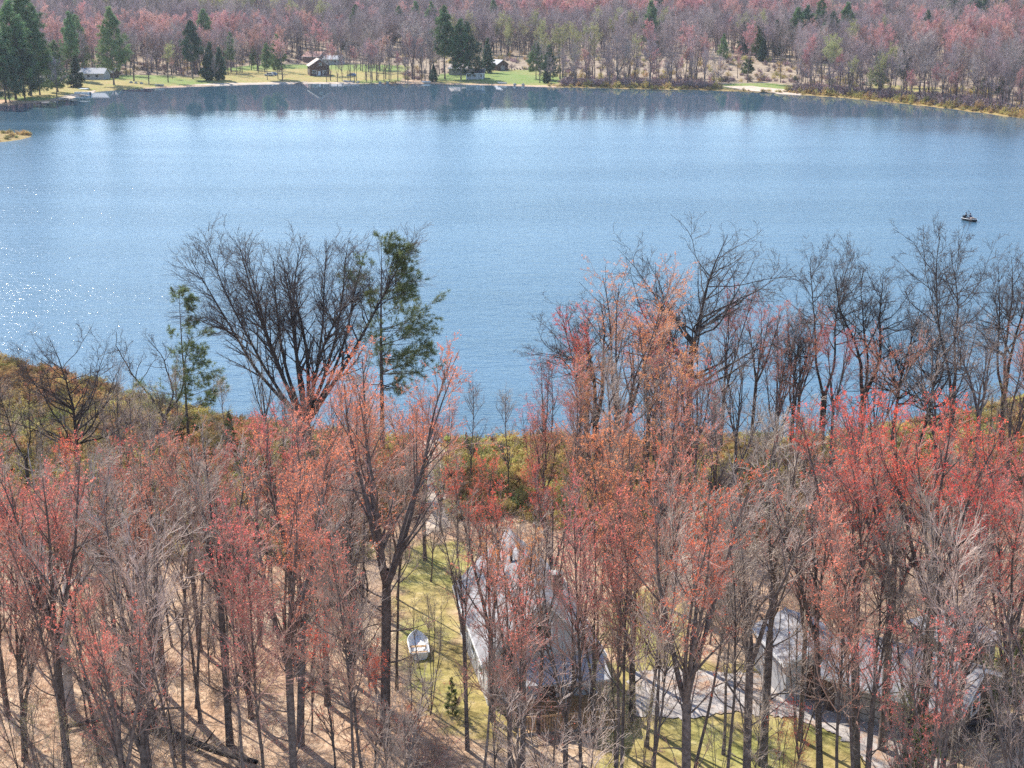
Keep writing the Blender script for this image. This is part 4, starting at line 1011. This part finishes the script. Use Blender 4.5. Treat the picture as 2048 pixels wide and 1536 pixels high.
# ------------------------------------------------------------------ boats, docks, small things
def hull(L, Wd, Hh, n=13, flat=.85):
    V, F_ = [], []; k = 9
    for i in range(n):
        t = i/(n-1); y = -L/2+L*t; wdt = Wd/2*(flat+(1-flat)*math.sin(t*2.2+.5))*(1-max(0,(t-.55)/.45)**2.2); keel = Hh*.55*max(0,(t-.6)/.4)**2; sheer = Hh*(1+.25*t*t)
        for j in range(k):
            a = -1+2*j/(k-1); V.append((wdt*np.sign(a)*abs(a)**.6, y, keel+(sheer-keel)*abs(a)**3.2))
    for i in range(n-1):
        for j in range(k-1): a = i*k+j; F_.append((a, a+1, a+k+1, a+k))
    F_.append(tuple(range(k-1, -1, -1)))
    return V, F_, k, n
def skiff(loc, rz, L, Wd, Hh, outer, inner, name, label, seats=3, motor=False, tilt=0.):
    e = empty(name, loc, rz, label, 'boat'); e.rotation_euler = (0, tilt, rz)
    V, F_, k, n = hull(L, Wd, Hh)
    m = bpy.data.meshes.new('hull'); m.from_pydata([tuple(map(float, v)) for v in V], [], F_); m.materials.append(outer); m.update(); h = link('hull', m, e)
    so = h.modifiers.new('skin', 'SOLIDIFY'); so.thickness = .04; so.offset = 1
    inn = bpy.data.meshes.new('liner'); inn.from_pydata([(float(v[0])*.94, float(v[1])*.97, float(v[2])+.05) for v in V], [], F_[:-1]); inn.materials.append(inner); inn.update(); link('liner', inn, e)
    for side in (0, k-1):
        pts = [V[i*k+side] for i in range(n)]; g_ = MB()
        for a, b in zip(pts[:-1], pts[1:]): g_.bar(a, b, .035, 5)
        g_.build('gunwale', M['white'], e)
    for s_ in range(seats):
        y = -L*.36+s_*L*.28; MB().box(-Wd*.40, Wd*.40, y-.13, y+.13, Hh*.62, Hh*.68).build('seat', M['woodn'], e)
    if motor:
        mm = MB().box(-.14, .14, -L/2-.34, -L/2-.02, Hh*.8, Hh*1.7).build('outboard_motor', M['black'], e); MB().bar((0,-L/2-.2,Hh*.8), (0,-L/2-.2,-.35), .06, 6).build('motor_leg', M['black'], mm)
    return e
p = G(836, 1300); skiff((p[0], p[1], p[2]+.05), R(8), 2.9, 1.15, .45, M['white'], M['white'], 'rowing_boat', 'white rowing boat resting on the lawn beside the house', 2)
pb = on_z(1941, 442, 0); BRZ = R(-158)
skiff((pb[0], pb[1], -.12), BRZ, 3.4, 1.45, .5, M['black'], M['brown'], 'fishing_boat', 'small fishing boat with two people out on the lake', 3, True)

def person(loc, rz, cloth, label, reach):
    """seated figure grown from a skeleton with a skin modifier"""
    J = {'pelvis':(0,0,.0,.15),'waist':(0,-.01,.2,.14),'chest':(0,.02,.42,.16),'neck':(0,.04,.58,.06),'head0':(0,.05,.68,.085),'head1':(0,.06,.80,.10),'head2':(0,.06,.89,.06)}
    E = [('pelvis','waist'),('waist','chest'),('chest','neck'),('neck','head0'),('head0','head1'),('head1','head2')]
    for s_, n_ in ((-1,'l'),(1,'r')):
        J['sh'+n_] = (s_*.19,.02,.50,.07); hx = reach if n_ == 'r' else 0
        J['el'+n_] = (s_*.27,.14,.30+.28*hx,.05); J['wr'+n_] = (s_*.17,.38,.28+.52*hx,.036); J['ha'+n_] = (s_*.15,.47,.29+.56*hx,.04)
        J['hi'+n_] = (s_*.10,.02,-.01,.105); J['kn'+n_] = (s_*.14,.43,.04,.075); J['an'+n_] = (s_*.14,.46,-.36,.05); J['to'+n_] = (s_*.14,.64,-.41,.04)
        E += [('chest','sh'+n_),('sh'+n_,'el'+n_),('el'+n_,'wr'+n_),('wr'+n_,'ha'+n_),('pelvis','hi'+n_),('hi'+n_,'kn'+n_),('kn'+n_,'an'+n_),('an'+n_,'to'+n_)]
    ks = list(J); me_ = bpy.data.meshes.new('body'); me_.from_pydata([J[k_][:3] for k_ in ks], [(ks.index(a), ks.index(b)) for a, b in E], [])
    e = empty('person', loc, rz, label, 'person'); o = link('body', me_, e); md = o.modifiers.new('skin', 'SKIN')
    for i, k_ in enumerate(ks):
        o.data.skin_vertices[0].data[i].radius = (J[k_][3],)*2; o.data.skin_vertices[0].data[i].use_root = (k_ == 'pelvis')
    md.use_smooth_shade = True; sb = o.modifiers.new('smooth', 'SUBSURF'); sb.levels = 1; sb.render_levels = 1
    # clothes below the neck and skin above by height and reach
    m = bpy.data.materials.new('person_'+cloth); m.use_nodes = True; nt = m.node_tree; b = nt.nodes['Principled BSDF']; tc = nt.nodes.new('ShaderNodeTexCoord'); sp = nt.nodes.new('ShaderNodeSeparateXYZ')
    nt.links.new(tc.outputs['Object'], sp.inputs[0]); gt = nt.nodes.new('ShaderNodeMath'); gt.operation = 'GREATER_THAN'; gt.inputs[1].default_value = .60; nt.links.new(sp.outputs[2], gt.inputs[0])
    mx = nt.nodes.new('ShaderNodeMix'); mx.data_type = 'RGBA'; nt.links.new(gt.outputs[0], mx.inputs[0])
    mx.inputs[6].default_value = {'navy': (.03,.04,.10,1), 'coat': (.02,.02,.025,1)}[cloth]; mx.inputs[7].default_value = (.5,.33,.25,1); nt.links.new(mx.outputs[2], b.inputs['Base Color']); b.inputs['Roughness'].default_value = .85
    o.data.materials.append(m)
    hat = MB(); c = (0,.06); ns = 10; hv = []
    for z, r_ in ((.82,.118),(.88,.115),(.94,.085),(.965,.02)):
        hv += [(c[0]+r_*math.cos(6.283*i/ns), c[1]+r_*math.sin(6.283*i/ns), z) for i in range(ns)]
    hat.v = hv; hat.f = [(r_*ns+i, r_*ns+(i+1) % ns, (r_+1)*ns+(i+1) % ns, (r_+1)*ns+i) for r_ in range(3) for i in range(ns)]; hat.build('cap', M[cloth], e, True)
    return e
def in_boat(lx, ly, lz):
    c, s_ = math.cos(BRZ), math.sin(BRZ); return (pb[0]+c*lx-s_*ly, pb[1]+s_*lx+c*ly, lz)
person(in_boat(.1,-1.25,.40), BRZ+.3, 'coat', 'person in black seated at the motor end of the fishing boat', 0)
person(in_boat(-.1,-.25,.40), BRZ-.9, 'navy', 'person in navy clothing holding a fishing rod in the boat', 1.)
rod = MB(); a = np.array(in_boat(-.1,-.25,.40)); q = np.array([math.cos(BRZ-.9+R(90)), math.sin(BRZ-.9+R(90)), 0]); h0 = a+q*.5+np.array([0,0,.82]); rod.bar(tuple(h0-q*.2), tuple(h0+q*1.3+np.array([0,0,1.0])), .014, 5, .006)
ro = rod.build('fishing_rod', M['black']); tag(ro, 'thin dark fishing rod held by the person in navy', 'fishing rod')
bxp = in_boat(.15,.55,.36); bo = empty('tackle_box', (bxp[0], bxp[1], .36), BRZ, 'tan tackle box on the front seat of the fishing boat', 'box')
MB().box(-.3,.3,-.2,.2,0,.28).build('case', M['tan'], bo); MB().box(-.31,.31,-.21,.21,.28,.34).build('lid', M['tan'], bo); MB().box(-.12,.12,-.02,.02,.34,.38).build('handle', M['black'], bo)

def dock(px, py, L, Wd, rz, label, mat='woodg'):
    p = on_z(px, py, .4); e = empty('dock', (p[0], p[1], 0), R(rz), label, 'dock')
    for i in range(int(L/.5)): MB().box(-Wd/2, Wd/2, -i*.5-.47, -i*.5, .42+.003*(i % 2), .48+.003*(i % 2)).build('plank', M[mat], e)
    for i in range(int(L/3)+1):
        for s_ in (-1, 1): MB().bar((s_*(Wd/2+.06), -i*2.9-.2, -1.5), (s_*(Wd/2+.06), -i*2.9-.2, .75), .07, 6).build('post', M[mat], e)
    return e
dock(617, 163, 11, 1.6, -25, 'pale wooden dock by the sandy beach of the brown house', 'rooft')
dock(942, 163.5, 7, 1.6, 10, 'grey dock in front of the pale blue cottage')
dock(150, 188, 13, 1.5, 40, 'long grey dock beside the white pontoon boat')
dock(118, 199, 9, 1.5, 60, 'short grey dock beneath the sunlit pine')
p = on_z(166, 190, 0); pt = empty('pontoon_boat', (p[0], p[1], 0), R(75), 'white pontoon boat with canopy moored at the long dock', 'boat')
for s_ in (-1, 1): MB().bar((s_*.9,-3.2,.05), (s_*.9,3.2,.05), .35, 10).build('pontoon', M['siding'], pt)
MB().box(-1.25,1.25,-3.1,3.1,.38,.46).build('deck', M['white'], pt)
for (a0,a1,b0,b1) in ((-1.25,-1.2,-3,3),(1.2,1.25,-3,3),(-1.2,1.2,-3.1,-3.05),(-1.2,1.2,3.05,3.1)): MB().box(a0,a1,b0,b1,.46,1.15).build('side_panel', M['white'], pt)
MB().box(-1.2,1.2,-2.2,1.2,2.4,2.5).build('canopy', M['white'], pt)
for x in (-1.1,1.1):
    for y in (-2.0,1.0): MB().bar((x,y,.46),(x,y,2.4),.03,5).build('canopy_pole', M['siding'], pt)
MB().box(-1.1,-.5,-2.6,-.8,.46,.95).build('bench', M['sidingg'], pt); MB().box(-.3,.3,-3.4,-3.12,.2,1.2).build('outboard_motor', M['black'], pt)
for (px, py, rz, lab) in ((318,172,80,'pale green skiff pulled up on the far lawn'),(694,164.5,70,'grey-green skiff lying on the bank near the beach'),(1004,167.5,75,'white skiff at the edge of the bright lawn'),(852,165.5,85,'white skiff beached in front of the fan-crowned tree')):
    p = G(px, py); skiff((p[0], p[1], max(p[2], .0)+.05), R(rz), 4.0, 1.5, .6, M['sidingg'] if 'green' in lab else M['white'], M['woodg'], 'skiff', lab, 2)

def car(px, py, rz, mat, label):
    p = G(px, py); e = empty('parked_car', tuple(p), R(rz), label, 'car')
    MB().prism([(-2.2,.35),(2.2,.35),(2.25,.75),(1.4,.95),(-2.1,.98),(-2.25,.7)], 'x', -.88, .88).build('body', mat, e)
    cb = MB().prism([(1.0,.96),(.35,1.5),(-1.4,1.52),(-2.0,.98)], 'x', -.76, .76).build('cabin', mat, e)
    for x0, x1 in ((-.775,-.763),(.763,.775)): MB().prism([(.8,1.0),(.3,1.43),(-1.3,1.45),(-1.7,1.02)], 'x', x0, x1).build('window', M['glass'], cb)
    for x in (-.80,.80):
        for y in (-1.4,1.4):
            w_ = MB().bar((x-.11,y,.33),(x+.11,y,.33),.33,14).build('wheel', M['black'], e); MB().bar((x-.125,y,.33),(x+.125,y,.33),.18,10).build('rim', M['siding'], w_)
    for x in (-.6,.6): MB().box(x-.16,x+.16,2.2,2.262,.62,.74).build('headlight', M['white'], e)
car(538, 152, 80, M['siding'], 'pale silver car parked on the lawn by the pine pair'); car(545, 151.3, 95, M['blue'], 'blue car parked beside the pale silver car'); car(703, 153, 60, M['blue'], 'blue car parked among slim trees near the beached skiff')

def log(px, py, L, r, rz, mat, label, tilt=.03, lift=0., grp=None):
    p = G(px, py); g_ = np.random.default_rng(int(px*7+py)); e = empty('log', (p[0], p[1], p[2]+r*.7+lift), R(rz), label, 'log', grp); e.rotation_euler = (0, tilt, R(rz))
    Pp = walk(np.array([[-L/2,0.,0.]]), np.array([[1.,0.,0.]]), np.array([L]), 10, .05, 0, g_); v, f = tubes(Pp, taper(np.array([r]), 10, r*.5), 9)
    o = link('trunk', mesh('log_trunk', v, [f], [mat], True), e)
    for i in range(3):
        q = Pp[0, 4+i]; MB().bar(tuple(q), tuple(q+np.array([.4,g_.normal(0,.5),.5+g_.random()*.5])), r*.25, 5, r*.1).build('branch_stub', mat, e)
log(385, 1505, 9, .24, -42, M['oakbark'], 'thick dark fallen trunk across the leaf litter')
log(250, 1440, 6, .13, 20, M['bark'], 'thin fallen trunk lying among rose maples')
for i, (px, py, a_) in enumerate(((1950,1462,-14),(1985,1470,-18),(1965,1448,-10),(2010,1484,-22),(2030,1462,-12))):
    log(px, py, 5.5, .16, a_, M['bark'], 'grey log in the loose pile beyond the garage', .0, .05*i, 'logs piled beyond the garage')
for i, px in enumerate(np.linspace(1018, 1060, 9)):
    log(px, 139+(i % 3)*.5, 4.0, .3, 80+7*i, M['oakbark'], 'dark log stacked on the lawn edge beside the brown shed', 0, .3*(i % 2), 'logs stacked by the brown shed')
for i, px in enumerate((262,272,283,706,716,760,775,1030,1046)):
    p = G(px, (166,167,168,165,165.5,166,166,170,170.5)[i]); g_ = np.random.default_rng(i); v, f = tubes(np.array([[[0,0,-.3],[0,0,.1],[.05,0,.45],[.1,0,.62]]])*1.2, np.array([[.5,.75,.6,.12]]), 8)
    v = v + g_.normal(0, .08, v.shape); o = link('boulder', mesh('boulder', v, [f], [M['stone']]), None, tuple(p), (0,0,i)); tag(o, 'rounded grey boulder on the far bank', 'boulder', 'boulders along the far bank')

# young evergreens on the near side
proto('young', conifer(51, 5, .07, .05, 14, 5, .3, .8, .1, 0, .2, 14, .014, 6))
for (px, py, ty, wd, lab) in ((1835,1600,1420,1.1,'young drooping hemlock below the garage corner'),(1962,1420,1300,1.4,'bushy young evergreen past the end of the garage'),(2030,1400,1250,1.3,'taller young evergreen behind the log pile'),
        (905,1430,1350,.8,'small young pine on the lawn in front of the house'),(933,908,862,.8,'small bright green pine at the end of the sand path'),(360,905,835,1.,'yellow-green young pine at the foot of the short pine'),(1610,990,905,1.1,'young green pine half hidden under the far oaks'),(460,900,818,.9,'young olive pine at the edge of the marsh scrub')):
    p = G(px, py); tree('young', p, top_z(p[1], ty)-p[2], random.uniform(0,6), dict(trunk='bark', branches='bark', needles='needle'), 'young_pine', lab, 'tree', None, wd)

# ------------------------------------------------------------------ air
hz = MB().box(-3100, 3100, -700, 3400, -4.5, 110)
hm = bpy.data.materials.new('haze_air'); hm.use_nodes = True; nt = hm.node_tree; nt.nodes.clear()
pv = nt.nodes.new('ShaderNodeVolumePrincipled'); pv.inputs['Color'].default_value = (.80,.86,1,1); pv.inputs['Density'].default_value = .00006
pv.inputs['Anisotropy'].default_value = .3
ho = nt.nodes.new('ShaderNodeOutputMaterial'); nt.links.new(pv.outputs[0], ho.inputs['Volume'])
tag(hz.build('haze', hm), kind='stuff')
